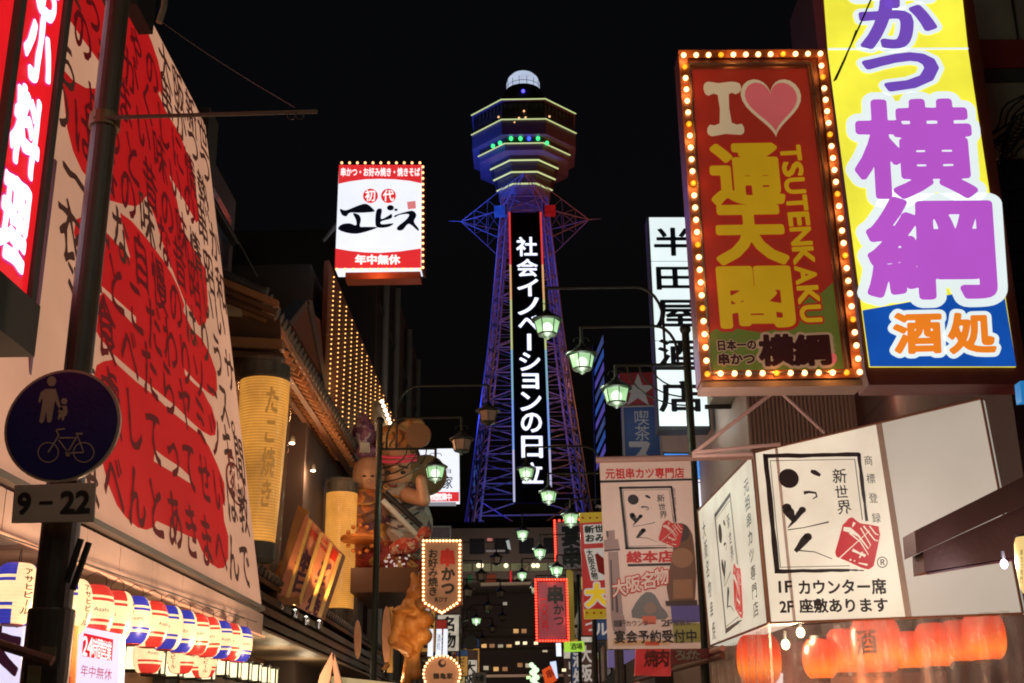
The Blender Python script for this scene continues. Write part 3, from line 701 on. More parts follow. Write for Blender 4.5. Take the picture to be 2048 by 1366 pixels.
SYM = mat('dull sign symbol', (.48, .34, .26), .5, .1)
b = MB()
shape(None, SPL, ell(104, 763, 9, 10), None, .004, mb=b)
shape(None, SPL, [(92, 778), (112, 778), (118, 800), (122, 812), (127, 818), (124, 823), (115, 812), (111, 800), (108, 818), (104, 842), (101, 846), (95, 845), (93, 822), (89, 842), (84, 848), (79, 843), (84, 815), (86, 800), (84, 798), (80, 806), (77, 803), (82, 785)], None, .004, mb=b)
b.build('adult_symbol', SYM, rd)
b = MB(); shape(None, SPL, ell(129, 803, 6, 6.5), None, .004, mb=b)
shape(None, SPL, [(123, 812), (134, 812), (136, 824), (133, 832), (130, 833), (128, 841), (124, 841), (124, 833), (119, 840), (116, 838), (119, 826), (116, 824)], None, .004, mb=b); b.build('child_symbol', SYM, rd)
b = MB()
for cx__ in (97, 168):
    for k in range(28):
        a0, a1 = 2 * PI * k / 28, 2 * PI * (k + 1) / 28; e = lambda r, a: (cx__ + r * 1.02 * math.cos(a), 905 + r * .98 * math.sin(a))
        shape(None, SPL, [e(21, a0), e(21, a1), e(19, a1), e(19, a0)], None, .004, mb=b)
for p, q, w_ in (((97, 905), (118, 872), 1.3), ((118, 872), (113, 860), 1.3), ((113, 860), (130, 858), 1.5), ((120, 876), (154, 876), 1.3), ((118, 880), (136, 905), 1.3), ((136, 905), (158, 868), 1.3), ((156, 872), (168, 905), 1.1), ((136, 907), (168, 905), 1.3), ((152, 868), (166, 868), 2), ((136, 900), (136, 913), 4)):
    shape(None, SPL, stroke([p, q], [w_, w_]), None, .0045, mb=b)
b.build('bicycle_symbol', SYM, rd)
pp = thing('plate', 'small rounded rectangular plate reading 9-22 below the round blue sign', 'sign plate', tuple(PY(5.9).at(105, 1005)))
o = panel(pp, SPL, [(28, 970), (192, 965), (188, 1044), (22, 1046)], mat('bronze plate', (.52, .38, .31), .5, .08), .012, name='board'); bevel(o, .004)
PIK = mat('plate ink', (.02, .015, .014), .5)
word(pp, SPL, '9', (38, 987), (62, 986), (36, 1028), PIK, .035); word(pp, SPL, '22', (124, 984), (180, 982), (122, 1026), PIK, .035)
shape(pp, SPL, [(79, 1003), (106, 1002), (106, 1008), (79, 1009)], PIK, .004, 'dash')
# 24 hour box, poster strip and brush sign at the lower left
hb = thing('lightbox_sign', 'white lightbox reading 24時間営業 in red band, under the beer lanterns', 'sign', tuple(PY(7.6).at(190, 1340)))
HP = PY(8.6); panel(hb, HP, [(158, 1252), (240, 1268), (236, 1420), (146, 1410)], lit('cool white lightbox', (222, 215, 245), 1.05, .05, 1, True), .12, name='lightbox')
panel(hb, HP, [(150, 1250), (158, 1252), (146, 1410), (138, 1410)], lit('red lit edge', (200, 40, 50), .8), .12, .002, 'edge')
shape(hb, HP, [(168, 1266), (227, 1279), (224, 1322), (164, 1312)], lit('red print lit', (215, 25, 35), .95, 0), .004, 'band')
words(hb, HP, '24時間営業', (168, 1272), (225, 1285), (165, 1310), WHITE_T, .012, .008, fit=True, res=44)
words(hb, HP, '年中無休', (163, 1328), (226, 1338), (160, 1352), lit('rose print', (190, 50, 80), .8, 0), .0, .006)
ps = thing('poster_strip', 'narrow orange wooden poster strip with rough red writing beside the sign pole', 'poster', tuple(PY(7.4).at(135, 1340)))
panel(ps, PY(7.8), [(124, 1246), (156, 1252), (146, 1420), (112, 1420)], mat('orange paper', (.55, .22, .07), .6, .3), .02, name='sheet')
words(ps, PY(7.8), 'おすすめ名物', (128, 1250), (152, 1254), (118, 1366), REDINK, .01, .004, vert=True, res=30)
bs = thing('brush_sign', 'white lightbox with bold dark brush character cut off at bottom left corner', 'sign', tuple(PY(7).at(10, 1340)))
panel(bs, PY(8.4), [(-60, 1236), (47, 1240), (36, 1440), (-70, 1440)], lit('cool white lightbox', (222, 215, 245), 1.05), .1, name='lightbox')
words(bs, PY(8.4), '天', (-50, 1236), (42, 1240), (-58, 1340), lit('plum brush ink', (60, 25, 45), .5, 0), .05, .005, fit=True, brush=.02)
# ------------------------------------------------------------------ timber hall with tiled roofs, plane x=-3.6
hl = thing('timber_hall', 'old timber restaurant with long tiled eaves, rafters and small ceiling spots', 'building', (-5, 21, 0))
EX = -3.6; e0 = PX(EX).at(553, 620); e1 = PX(EX).at(728, 940); ze = float((e0[2] + e1[2]) / 2); YA, YB = float(e0[1]), float(e1[1]) + .6
MB().box((-9, YA + .5, 0), (-4.75, YB, ze + .2)).build('wall', WOOD, hl)
b = MB().slab([(EX, YA - .9, ze), (EX, YB, ze), (-7.2, YB, ze + 1.75), (-7.2, YA - .9, ze + 1.75)], (.45, 0, .9), .07); b.build('roof_deck', WOOD, hl)
ny = int((YB - YA + 1) / .27)
TILM = bpy.data.meshes.new('roof_tile'); b = MB()
sl_ = np.array([-3.6, 0, 1.75]) ; 
b.tube((0, 0, 0), tuple(sl_), .055, n=8)
for k in range(12): q = sl_ * k / 12; b.tube(tuple(q + np.array([0, 0, -.004])), tuple(q + sl_ / 14), .068, .06, n=8)
b.tube((.03, 0, -.01), (-.03, 0, .01), .085, n=12)
TILM.from_pydata(b.V, [], b.F); TILM.materials.append(TILE)
for i in range(ny + 1): link('roof_tile', TILM, hl, (EX + .01, YA - .85 + i * .27, ze + .06))
b = MB().slab([(EX - .03, YA - .9, ze - .06), (EX - .03, YB, ze - .06), (EX - .03, YB, ze + .03), (EX - .03, YA - .9, ze + .03)], (1, 0, 0), .05); b.build('fascia', WOOD, hl)
RM = bpy.data.meshes.new('rafter'); b = MB().slab([(0, -.035, -.02), (0, .035, -.02), (-3.2, .035, 1.40), (-3.2, -.035, 1.40)], (.4, 0, .9), .09); RM.from_pydata(b.V, [], b.F); RM.materials.append(WOODL)
for i in range(int((YB - YA) / .32)): link('rafter', RM, hl, (EX - .05, YA - .6 + i * .32, ze - .10))
for i in range(4): MB().box((EX - .35 - i * .33, YA - .2, ze - .16 + i * .13), (EX - .25 - i * .33, YB, ze - .07 + i * .13)).build('purlin', WOOD, hl)
# gable end with layered barge boards, tie beams and a plaster patch
for k, (pa, pb, th) in enumerate([((440, 553), (556, 600), 13), ((440, 572), (552, 618), 10), ((440, 590), (548, 632), 8)]):
    P_ = PY(YA - .95 + .1 * k); MB().slab([P_.at(*pa), P_.at(*pb), P_.at(pb[0], pb[1] + th), P_.at(pa[0], pa[1] + th)], (0, -1, 0), .1).build('barge_board', WOODL if k == 0 else WOOD, hl)
for k, (ya, yb, m_) in enumerate([(672, 692, WOODL), (700, 712, WOOD), (735, 748, WOOD)]):
    P_ = PY(YA - .6); panel(hl, P_, [(440, ya), (565, ya + 6), (565, yb + 6), (440, yb)], m_, .2, name='tie_beam')
panel(hl, PY(YA - .4), [(440, 606), (482, 612), (482, 632), (440, 630)], ink('plaster', (190, 165, 130)), .05, name='plaster_patch')
panel(hl, PY(YA - .3), [(440, 632), (560, 640), (565, 760), (440, 760)], WOOD, .05, name='gable_board')
SPOT = lit('spot lens', (255, 245, 225), 3, 0)
for px, py, yy in ((584, 885, 17.6), (626, 940, 20.2)):
    p = PX(-4.05).at(px, py); MB().tube(p + np.array([0, 0, .10]), p, .05, .06, 12).build('spotlight', DARK, hl); MB().ball(p + np.array([0, 0, -.015]), .04, 10, 6, (1.3, 1.0, .5)).build('spot_lens', SPOT, hl)
    point('hall_spot', p + np.array([.05, -.1, -.1]), 22, (1, .62, .32), .05)
point('hall_fill', (-3.4, YA - .6, ze - 1.2), 34, (1, .5, .22), .3)  # unseen fill lamps, here and below, added to brighten the hall timber
for y_ in (YA + .6, YA + 2.6, YA + 5): point('hall_fill', (-3.5, y_, ze - .8), 15, (1, .45, .2), .1)
# golden wooden menu planks hanging behind the slanted box
for k, (x0, y0, x1, y1, sl2, l) in enumerate([(596, 1010, 618, 1150, -40, 'tall dark gold plank leaning behind the slanted menu box'), (636, 1060, 650, 1200, -52, 'narrow gold plank behind the middle of the slanted menu box'), (560, 1120, 572, 1196, -26, 'short gold plank at the lower left of the slanted menu box')]):
    o = panel(None, PY(17.75 + .1 * k), [(x0, y0), (x1, y0 + 12), (x1 + sl2, y1 + 12), (x0 + sl2, y1)], mat('gold plank', (.45, .22, .06), .5, .3), .06, name='wooden_plank'); tagged(o, l, 'plank')
# upper little roof (triangular dormer) and dark walls above
dm = thing('roof_dormer', 'small dark tiled dormer with red orange gable board above the long eave', 'dormer', (-4, 19, ze))
P_ = PX(-3.75); panel(dm, P_, [(580, 640), (612, 612), (640, 640), (650, 760), (612, 700)], mat('rust board', (.20, .05, .02), .7), .1, name='gable_board')
MB().slab([P_.at(575, 645, .02), P_.at(612, 600, .02), P_.at(618, 606, .02), P_.at(582, 652, .02)], (1, 0, 0), .25).build('roof', TILE, dm)
MB().slab([P_.at(612, 600, .02), P_.at(622, 600, .02), P_.at(655, 770, .02), P_.at(648, 775, .02)], (1, 0, 0), .25).build('roof', TILE, dm)
# lower tiled eave and its soffit
le = thing('lower_eave', 'dark tiled lower eave running along the timber hall above the shoji lanterns', 'eave', (-3.7, 19, 3.6))
LX = -3.45; q0 = PX(LX).at(520, 1148); q1 = PX(LX).at(778, 1338); zl_ = float(q0[2]) - .02
b = MB().slab([(LX, 15.0, zl_), (LX, 30, zl_), (-4.9, 30, zl_ + .55), (-4.9, 15.0, zl_ + .55)], (.35, 0, .93), .06); b.build('roof_deck', WOOD, le)
LTM = bpy.data.meshes.new('roof_tile'); b = MB(); s2 = np.array([-1.45, 0, .55]); b.tube((0, 0, 0), tuple(s2), .045, n=8); b.tube((.02, 0, 0), (-.04, 0, .015), .062, n=10)
for k in range(6): q = s2 * k / 6; b.tube(tuple(q), tuple(q + s2 / 7), .056, .05, n=8)
LTM.from_pydata(b.V, [], b.F); LTM.materials.append(TILE)
for i in range(60): link('roof_tile', LTM, le, (LX, 15.0 + i * .25, zl_ + .07))
for k in range(3): MB().box((LX - .04 + k * .0, 15.0, zl_ - .30 - .13 * k), (LX - .01 - .05 * k + .05, 30, zl_ - .20 - .13 * k)).build('fascia_board', WOOD if k % 2 else mat('soot wood', (.05, .03, .02), .6), le)
MB().box((-4.7, 15, zl_ - .62), (LX - .1, 30, zl_ - .58)).build('soffit', mat('lit soffit', (.42, .30, .20), .5, scale=3), le)
for y in (15.6, 17.4, 19.5, 22): point('soffit_light', (-3.9, y, zl_ - .95), 5, (1, .75, .45), .15)
# ------------------------------------------------------------------ tall paper lanterns
GLD = lit('golden lantern paper', (226, 152, 62), 1.0, .34, 1.4, True, base=.3, rib=8, ribdepth=.4)
CLR = clearmat('clear cover', (.6, .5, .4), .14, .12, .1)
def tall(px, py, yy, rpx, y0p, y1p, l, cone=0.):
    P_ = PY(yy); c = P_.at(px, py); r = rpx / FPX * (yy * 1.05); z1 = float(P_.at(px, y0p)[2]); z0 = float(P_.at(px, y1p)[2])
    t = thing('tall_lantern', l, 'lantern', (c[0], yy, z0), 'tall cylindrical paper lanterns of the timber hall')
    n = int((z1 - z0) / .045); b = MB(); pr = []
    for k in range(n + 1):
        tt = k / n; rr = r * (1 - cone * (1 - tt) ** 1.4); z = z0 + (z1 - z0) * tt; pr += [(rr * .985, z - .006), (rr, z + .016)]
    b.lathe((c[0], yy, 0), pr, 32, cap=False).build('paper', GLD, t, smooth=False)
    MB().lathe((c[0], yy, 0), [(r * .9, z1 + .002), (r * 1.0, z1 + .06), (r * .98, z1 + .24), (r * .8, z1 + .26)], 28).build('top_cap', BLACK, t)
    rb = r * (1 - cone); MB().lathe((c[0], yy, 0), [(rb * .9, z0 - .25), (rb * 1.02, z0 - .23), (rb * 1.02, z0 - .012), (rb * .9, z0 - .004)], 28).build('bottom_cap', BLACK, t)
    MB().lathe((c[0], yy, 0), [(rb * 1.28, z0 - .3), (r * 1.12, z1 + .3)], 28, cap=False).build('clear_cover', CLR, t, smooth=True)
    return t, c, r, z0, z1
t, c, r, z0, z1 = tall(521, 930, 15.9, 49, 768, 1085, 'tall golden paper lantern right beside the leaning billboard', .26)
b = MB()
for k, ch in enumerate('たこ焼き'):
    V2, F2 = glyph(ch, .03, 26, .02); P = []
    for x, y in V2:
        a = -PI / 2 + .55 + (x - .5) * .62; z = z1 - .3 - k * .42 + (y - .4) * .40; rr = r * (1 - .26 * (1 - (z - z0) / (z1 - z0)) ** 1.4) + .006; P.append((c[0] + rr * math.cos(a), 15.9 + rr * math.sin(a), z))
    b.add(P, F2)
b.build('lettering', lit('faint brown ink', (172, 116, 48), .8, 0), t)
tall(680, 1100, 24.5, 30, 990, 1218, 'tall golden paper lantern farther along, behind the slanted menu boards', .04)
# ------------------------------------------------------------------ slanted menu box lit from below
mn = thing('menu_box', 'slanted box sign in pink and orange lit from below by small lamps', 'sign', tuple(PY(17.5).at(620, 1130)))
MP = PY(17.2); MQ = [(612, 1028), (684, 1106), (641, 1236), (552, 1194)]
panel(mn, MP, MQ, mat('salmon board', (.62, .25, .17), .6, .12), .35, name='front_board')
MB().slab([MP.at(592, 1018, -.02), MP.at(611, 1029, -.02), MP.at(551, 1195, -.02), MP.at(545, 1190, -.02)], (0, -1, 0), .7).build('side_board', WOODL, mn)
words(mn, MP, '本日', (598, 1092), (632, 1108), (580, 1180), mat('violet ink', (.10, .03, .08), .6), .04, .006, vert=True, brush=.02)
words(mn, MP, 'どて焼', (640, 1118), (664, 1132), (610, 1220), mat('violet ink', (.10, .03, .08), .6), .04, .006, vert=True, brush=.02)
words(mn, MP, '名物メニュー', (618, 1050), (676, 1108), (612, 1064), REDINK, .02, .006, fit=True, res=30)
RIBM = mat('pale gold rib', (.85, .52, .20), .45, .15)
for a, c in (((576, 1196), (622, 1040)), ((600, 1206), (644, 1066)), ((622, 1222), (664, 1086)), ((640, 1232), (682, 1108))):
    MB().slab([MP.at(a[0] - 3.5, a[1], .05), MP.at(a[0] + 3.5, a[1] + 3, .05), MP.at(c[0] + 3, c[1] + 2, .05), MP.at(c[0] - 3, c[1] - 1, .05)], MP.n, .045).build('rib', RIBM, mn)
for i, (px, py) in enumerate([(562, 1205), (590, 1222), (612, 1236), (638, 1244)]):
    p = PY(17.08).at(px, py); MB().tube(p + np.array([0, -.02, -.10]), p, .035, .055, 10).build('lamp_head', mat('chrome', (.5, .5, .5), .2, 1), mn); MB().ball(p, .03, 8, 5).build('lamp_bulb', SPOT, mn)
    point('menu_lamp', p + np.array([0, -.06, .05]), 48, (1, .55, .16), .02, spot=34, aim=MP.at(px + 50, py - 170))
panel(mn, PY(17.0), [(535, 1196), (596, 1196), (594, 1210), (535, 1206)], WOODL, .25, name='shelf')
# ------------------------------------------------------------------ street lamps on stepped arms
GLS = clearmat('lamp glass lit', (.75, 1, .75), .5, .2, .1)
LGL = lit('green white lamp glass', (178, 226, 168), .95, .1, 6); LGL.node_tree.nodes['Principled BSDF'].inputs['Alpha'].default_value = .6; LCORE = lit('lamp core', (245, 255, 240), 6.0, 0, sample=True); LOFF = mat('unlit lamp glass', (.40, .27, .22), .4, .1)
LMET = mat('lamp iron', (.022, .026, .02), .5, .2)
def lampproto(on):
    r = thing('street_lamp', 'x', 'street lamp', (0, 0, 0), 'hexagonal street lamps hanging over the lane')
    n = 6
    MB().lathe((0, 0, 0), [(.03, .17), (.05, .13), (.13, .075), (.205, .03), (.205, .012), (.14, .008)], 24).build('shade', LMET, r, smooth=False)
    for i in range(n):
        a, c = 2 * PI * i / n, 2 * PI * (i + 1) / n
        q = lambda rr, z, t: (rr * math.cos(t), rr * math.sin(t), z)
        b = MB().add([q(.165, .0, a), q(.165, .0, c), q(.125, -.165, c), q(.125, -.165, a), q(.158, .0, a), q(.158, .0, c), q(.118, -.163, c), q(.118, -.163, a)], [(0, 3, 2, 1), (4, 5, 6, 7), (0, 1, 5, 4), (1, 2, 6, 5), (2, 3, 7, 6), (3, 0, 4, 7)])
        b.build('glass_pane', LGL if on else LOFF, r)
        MB().tube(q(.169, .005, a), q(.129, -.168, a), .007, n=6).build('rib', LMET, r)
    MB().lathe((0, 0, 0), [(.015, -.245), (.03, -.23), (.05, -.21), (.118, -.185), (.128, -.168), (.02, -.166)], 18).build('bottom_cap', LMET, r)
    if on: MB().ball((0, 0, -.085), .07, 12, 8, (1, 1, 1.05)).build('bulb_glow', LCORE, r)
    return r
LP = {True: None, False: None}; 
def lamp(p, on, label, e=9):
    if LP[on] is None: LP[on] = lampproto(on); o = LP[on]
    else: o = copy_tree(LP[on])
    o.location = [float(v) for v in p]; o.rotation_euler = (0, 0, random.uniform(0, 1)); o['label'] = label
    if on:
        point('lamp_light', np.array(p) + np.array([0, 0, -.42]), e, (.80, 1, .72), .07)
    return o
ordn = {0: 'nearest', 1: 'second', 2: 'third', 3: 'fourth', 4: 'farthest'}
def lamp_post(X, Y, side, on, k, post=True, ztop=6.70):
    s = 1 if side == 'right' else -1
    xs = [X - s * 1.80, X - s * 1.36, X - s * .93]; zs_ = [6.86, 6.38, 5.92]
    p = thing('lamp_post', {('right'): 'dark iron lamp post on the right kerb with three stepped arms, %s of its side', ('left'): 'dark iron lamp post on the left kerb with three stepped arms, %s of its side'}[side] % ordn[k], 'lamp post', (X, Y, 0), 'lamp posts along the lane')
    MB().tube((X, Y, 0), (X, Y, ztop), .055, .05, 12).build('pole', LMET, p)
    MB().ball((X, Y, ztop + .03), .075, 12, 8).build('ball_finial', LMET, p)
    MB().lathe((X, Y, 0), [(.12, 0), (.12, .5), (.07, .62)], 14).build('base', LMET, p)
    for j in range(3):
        x, z = xs[j], zs_[j]; top = z + [.47, .40, .33][j]; b = MB(); R_ = [.62, .50, .0][j]
        if j < 2:
            xe = X - s * [.28, .12][j]
            P = [(x, Y, top), (xe - s * R_ * .55, Y, top)] + [(xe - s * R_ * .55 + s * R_ * .55 * math.sin(t), Y, top - R_ * .75 + R_ * .75 * math.cos(t)) for t in np.linspace(0, PI / 2, 7)[1:]]
            P += [(xe, Y, zs_[2] + .35)]
        else: P = [(x, Y, top), (X, Y, top)]
        b.line(P, .020); b.build('arm', LMET, p)
        MB().tube((x, Y, top), (x, Y, z + .15), .022, n=8).build('stem', LMET, p)
        sc = MB(); 
        for q in (-1, 1): sc.line([(x + q * (.05 + .05 * math.cos(t) ), Y, z + .20 + .055 * math.sin(t)) for t in np.linspace(0, 5.2, 12)], .006, 5)
        sc.build('scroll', LMET, p)
        if j == 2:
            for q in (.34, .46, .58):
                MB().line([(X - s * q * math.sin(t) * 1.35, Y, top - .0 - q * (1 - 0) * math.cos(t) * .95) for t in np.linspace(0, PI / 2, 9)], .011, 5).build('brace_ring', LMET, p)
    for j in range(3):
        lb = '%s hexagonal lamp, %s of the three on the %s %s post' % ('lit green-white' if on[j] else 'unlit', ['highest', 'middle', 'lowest'][j], ordn[k], side)
        lamp((xs[j], Y, zs_[j]), on[j], lb)
for k, Y in enumerate((15.0, 24.0, 31.5, 39.5)): lamp_post([2.1, 1.80, 1.68, 1.62][k], Y, 'right', (True, True, True) if k < 3 else (True, False, True), k)
for k, Y in enumerate((19.5, 36.0, 44.5, 53)): lamp_post([-2.42, -2.72, -2.8, -2.9][k], Y, 'left', (False, False, k in (0, 2)), k)

# ------------------------------------------------------------------ hanging white/red lightbox over the hall
def bulbline(P_, a, c, n): return lerp(P_.at(*a, .03), P_.at(*c, .03), n)
eb = thing('lightbox_sign', 'white and red lightbox with brush katakana, bulbs round its edges, high over the left roofs', 'sign', tuple(PY(22).at(760, 435)))
EP = PY(22); LWB = lit('blue white lightbox', (238, 242, 255), 1.05, .06, 1, True); LRD = lit('red lit print', (226, 48, 52), .95, .05, 2)
panel(eb, EP, [(678, 330), (843, 330), (842, 536), (670, 537)], LWB, .45, name='lightbox')
panel(eb, EP, [(843.5, 332), (848, 336), (848, 540), (842.5, 538)], mat('dark red case', (.12, .02, .015), .6), .42, -.01, name='case_side')
shape(eb, EP, [(678, 330), (843, 330), (843, 367), (820, 362), (790, 359), (760, 358), (730, 359), (700, 363), (677, 368)], LRD, .006, 'band')
shape(eb, EP, [(671, 497), (700, 502), (730, 505), (760, 506), (800, 503), (842, 497), (842, 536), (670, 537)], LRD, .006, 'band')
words(eb, EP, '串かつ・お好み焼き・焼きそば', (681, 336), (840, 336), (681, 353), WHITE_T, .03, .012, res=34)
words(eb, EP, '年中無休', (710, 510), (800, 510), (710, 529), WHITE_T, .045, .012, res=40)
for x, ch in ((741, '初'), (777, '代')):
    shape(eb, EP, ell(x, 392, 15, 14.5), LRD, .006, 'roundel'); words(eb, EP, ch, (x - 11, 380), (x + 11, 380), (x - 11, 403), WHITE_T, .02, .012, res=40)
shape(eb, EP, [(814, 404), (831, 402), (832, 417), (816, 419)], lit('pale red seal', (225, 130, 130), .9, 0), .006, 'seal')
KB = lit('black on white box', (14, 16, 28), .5, 0)
for P_ in ([(680, 418), (692, 421), (715, 412), (733, 408), (748, 420), (747, 424), (722, 426), (700, 426), (693, 433), (684, 430)], [(706, 427), (718, 430), (722, 440), (720, 453), (730, 454), (755, 455), (735, 463), (712, 468), (690, 465), (676, 458), (684, 449), (700, 447), (712, 451), (712, 440)],
           [(753, 421), (764, 419), (762, 438), (775, 433), (783, 428), (783, 437), (763, 443), (764, 449), (787, 447), (778, 454), (760, 456), (751, 450)], ell(781, 416, 7, 5.5, 12), ell(792, 420, 3.5, 2.5, 10),
           [(790, 431), (812, 424), (826, 422), (833, 431), (828, 444), (837, 457), (836, 462), (818, 448), (806, 460), (796, 461), (795, 454), (812, 440), (818, 429), (800, 430), (790, 435)]):
    shape(eb, EP, P_, KB, .01, 'brush_stroke', smooth=3)
pts = bulbline(EP, (684, 327), (840, 327), 11) + bulbline(EP, (846, 335), (846, 536), 18) + bulbline(EP, (674, 539.5), (840, 539.5), 11)
bulbs(eb, pts, .028, [BS], lambda i: 0)
MB().box((float(EP.at(690, 545)[0]), 22.05, float(EP.at(690, 545)[2]) - .12), (float(EP.at(840, 545)[0]), 22.4, float(EP.at(690, 545)[2]) + .02)).build('underside_tray', mat('rust red tray', (.30, .05, .02), .6), eb)
point('sign_light', EP.at(755, 552, .25), 5, (1, .35, .1), .1)
MB().tube(EP.at(700, 400, -.3), EP.at(640, 470, -.3), .05).build('bracket', DARK, eb)
# ------------------------------------------------------------------ amber bulb wall
aw = thing('bulb_wall', 'wall of vertical rows of small amber bulbs receding above the tiled roof', 'light wall', tuple(PX(-3.85).at(720, 780)))
AX = PX(-3.85); ztop = float(AX.at(668, 552)[2]); ya_ = float(AX.at(665, 600)[1]); ye_ = float(AX.at(793, 870)[1])
MB().box((-3.98, ya_ - .4, ztop - 3.3), (-3.88, ye_ + .2, ztop + .15)).build('backing', mat('dark red backing', (.13, .03, .015), .6), aw)
AB = lit('amber bulb small', (255, 190, 105), 2.3, 0); mb = MB()
ncol = 15
for c_ in range(ncol):
    y = ya_ + (ye_ - ya_) * (c_ / (ncol - 1)) ** 1.0
    for r_ in range(31): 
        mb.ball((-3.84, y, ztop - .05 - r_ * .102), .0175, 5, 4)
mb.build('bulb', AB, aw, kind='stuff')
for y in (ya_ + 1, (ya_ + ye_) / 2, ye_ - 1): point('bulb_wall_light', (-3.4, y, ztop - 2), 3, (1, .4, .12), .4)
cl = thing('cornice_lights', 'short diagonal row of white bulbs on a pale cornice beyond the bulb wall', 'light strip', tuple(PX(-3.7).at(780, 830)))
A1 = PX(-3.7); pts = lerp(A1.at(764, 803), A1.at(789, 870), 9)
bulbs(cl, pts, .055, [lit('bright bulb', (255, 235, 205), 3.2, 0)], lambda i: 0)
MB().tube(A1.at(760, 808, -.1), A1.at(790, 885, -.1), .09, n=8).build('cornice', mat('pale cornice', (.5, .4, .28), .6), cl)
panel(cl, PX(-3.8), [(748, 800), (760, 812), (782, 880), (770, 900), (750, 880)], mat('lit facade', (.45, .32, .17), .6), .1, name='facade_panel')
point('cornice_glow', A1.at(776, 850, .3), 5, (1, .7, .4), .1)
# dark buildings of the left side
def block(name, label, a, b_, m, cat='building', wins=None):
    t = thing(name, label, cat, ((a[0] + b_[0]) / 2, (a[1] + b_[1]) / 2, 0)); MB().box(a, b_).build('wall', m, t); return t
DW = mat('night wall', (.085, .06, .055), .85, .3, scale=1.5); DWB = mat('night wall blue', (.03, .035, .05), .8, scale=1.5)
t = block('dark_building', 'tall unlit building rising behind the timber hall at left', (-13, 16.2, 0), (-5.2, 20, 11), DW)
for z in (9.0, ): MB().box((-5.22, 16.6, z), (-5.16, 19.6, z + 1.5)).build('window', mat('dark glass', (.02, .02, .03), .1), t)
for i in range(2): MB().box((-5.2, 16.3, 8.6 + i * 1.5), (-5.08, 19.9, 8.68 + i * 1.5)).build('ledge', WALLD, t)
t = block('dark_building', 'narrow unlit building with vertical pipes between the hanging lightbox and the tower', (-12, 31.5, 0), (-4.1, 45, 15.5), DW)
for y in (33, 36, 40, 43.5): MB().tube((-4.0, y, 0), (-4.0, y, 15.4), .09).build('drain_pipe', GREY, t)
for i in range(5): MB().box((-4.12, 32 + 0, 3 + i * 2.6), (-4.04, 44.6, 3.12 + i * 2.6)).build('ledge', WALLD, t)
t = block('dark_building', 'dark building behind the bulb wall at left', (-12, ya_ - .35, 0), (-4.2, 31.4, ztop - .1), DW); MB().box((-12, ya_ - .35, ztop - .1), (-4.25, 31.4, ztop + .1)).build('coping', WALLD, t)
t = block('dark_building', 'far left row of dark shop buildings beyond the statues', (-12, 45.2, 0), (-4.0, 74, 9), DW)
for i in range(9): MB().box((-4.02, 46 + i * 3, 4.6), (-3.96, 48 + i * 3, 6.0)).build('window', lit('dim warm window', (90, 60, 36), .5, .5, 2) if i % 3 == 1 else mat('dark glass', (.02, .02, .03), .1), t)
# ------------------------------------------------------------------ wires
def wire(label, pts, r=.006, m=None):
    o = MB().line(pts, r, 5).build('wire', m or DARK); tagged(o, label, 'wire'); return o
def sag(a, c, s, n=10): a = np.array(a); c = np.array(c); return [a + (c - a) * t + np.array([0, 0, -s * 4 * t * (1 - t)]) for t in np.linspace(0, 1, n)]
wire('taut dark wire from the billboard top to the end of the cross bar', sag(PY(9).at(325, 45), PY(6.07).at(590, 215), .02), .002, mat('grey cable', (.12, .12, .13), .6))
wire('pair of thin stay rods slanting down behind the billboard edge', [PY(16).at(428, 395), PY(16).at(515, 553)], .012, mat('grey cable', (.12, .12, .13), .6))
wire('dark bent cable looping down in front of the yellow sign', sag(PY(8.0).at(1750, -20), PY(8.05).at(1668, 162), .01), .007, BLACK)
wire('second thin dark cable in front of the yellow sign top', [PY(8.0).at(1712, 60), PY(8.05).at(1690, 120), PY(8.05).at(1672, 160)], .004, BLACK)
hk = MB().line([PY(9.4).at(330, -10), PY(9.4).at(328, 14), PY(9.4).at(318, 45)], .03, 8).build('bent_bracket', STEEL); tagged(hk, 'bent grey bracket arm above the billboard corner', 'bracket')
o = MB().box(tuple(np.minimum(PY(9.6).at(244, 9), PY(10.1).at(318, -60))), tuple(np.maximum(PY(9.6).at(244, 9), PY(10.1).at(318, -60)))).build('light_housing', BLACK); tagged(o, 'black box housing covering the top corner of the billboard', 'housing')
# ------------------------------------------------------------------ white 24h box further down left
wb = thing('lightbox_sign', 'white lightbox with red arrow strip 24時間営業中, partly behind the green lamp', 'sign', tuple(PY(30).at(870, 950)))
WP = PY(30); panel(wb, WP, [(832, 898), (917, 897), (918, 1003), (830, 1003)], LWB, .35, name='lightbox')
shape(wb, WP, [(818, 992), (832, 984), (918, 984), (918, 1003), (824, 1003)], LRD, .008, 'band')
words(wb, WP, '24時間営業中', (834, 987), (903, 987), (834, 1001), WHITE_T, .03, .014, fit=True, res=34)
words(wb, WP, '鶴亀家', (842, 952), (906, 952), (842, 978), KB, .012, .012, brush=.014, res=40)
words(wb, WP, '二代目', (845, 938), (905, 938), (845, 947), KB, 0, .012)
MB().tube(WP.at(835, 1008, .0), WP.at(912, 1008, .0), .05, n=8).build('tube_lamp', lit('dim tube', (150, 150, 155), .8, 0), wb)
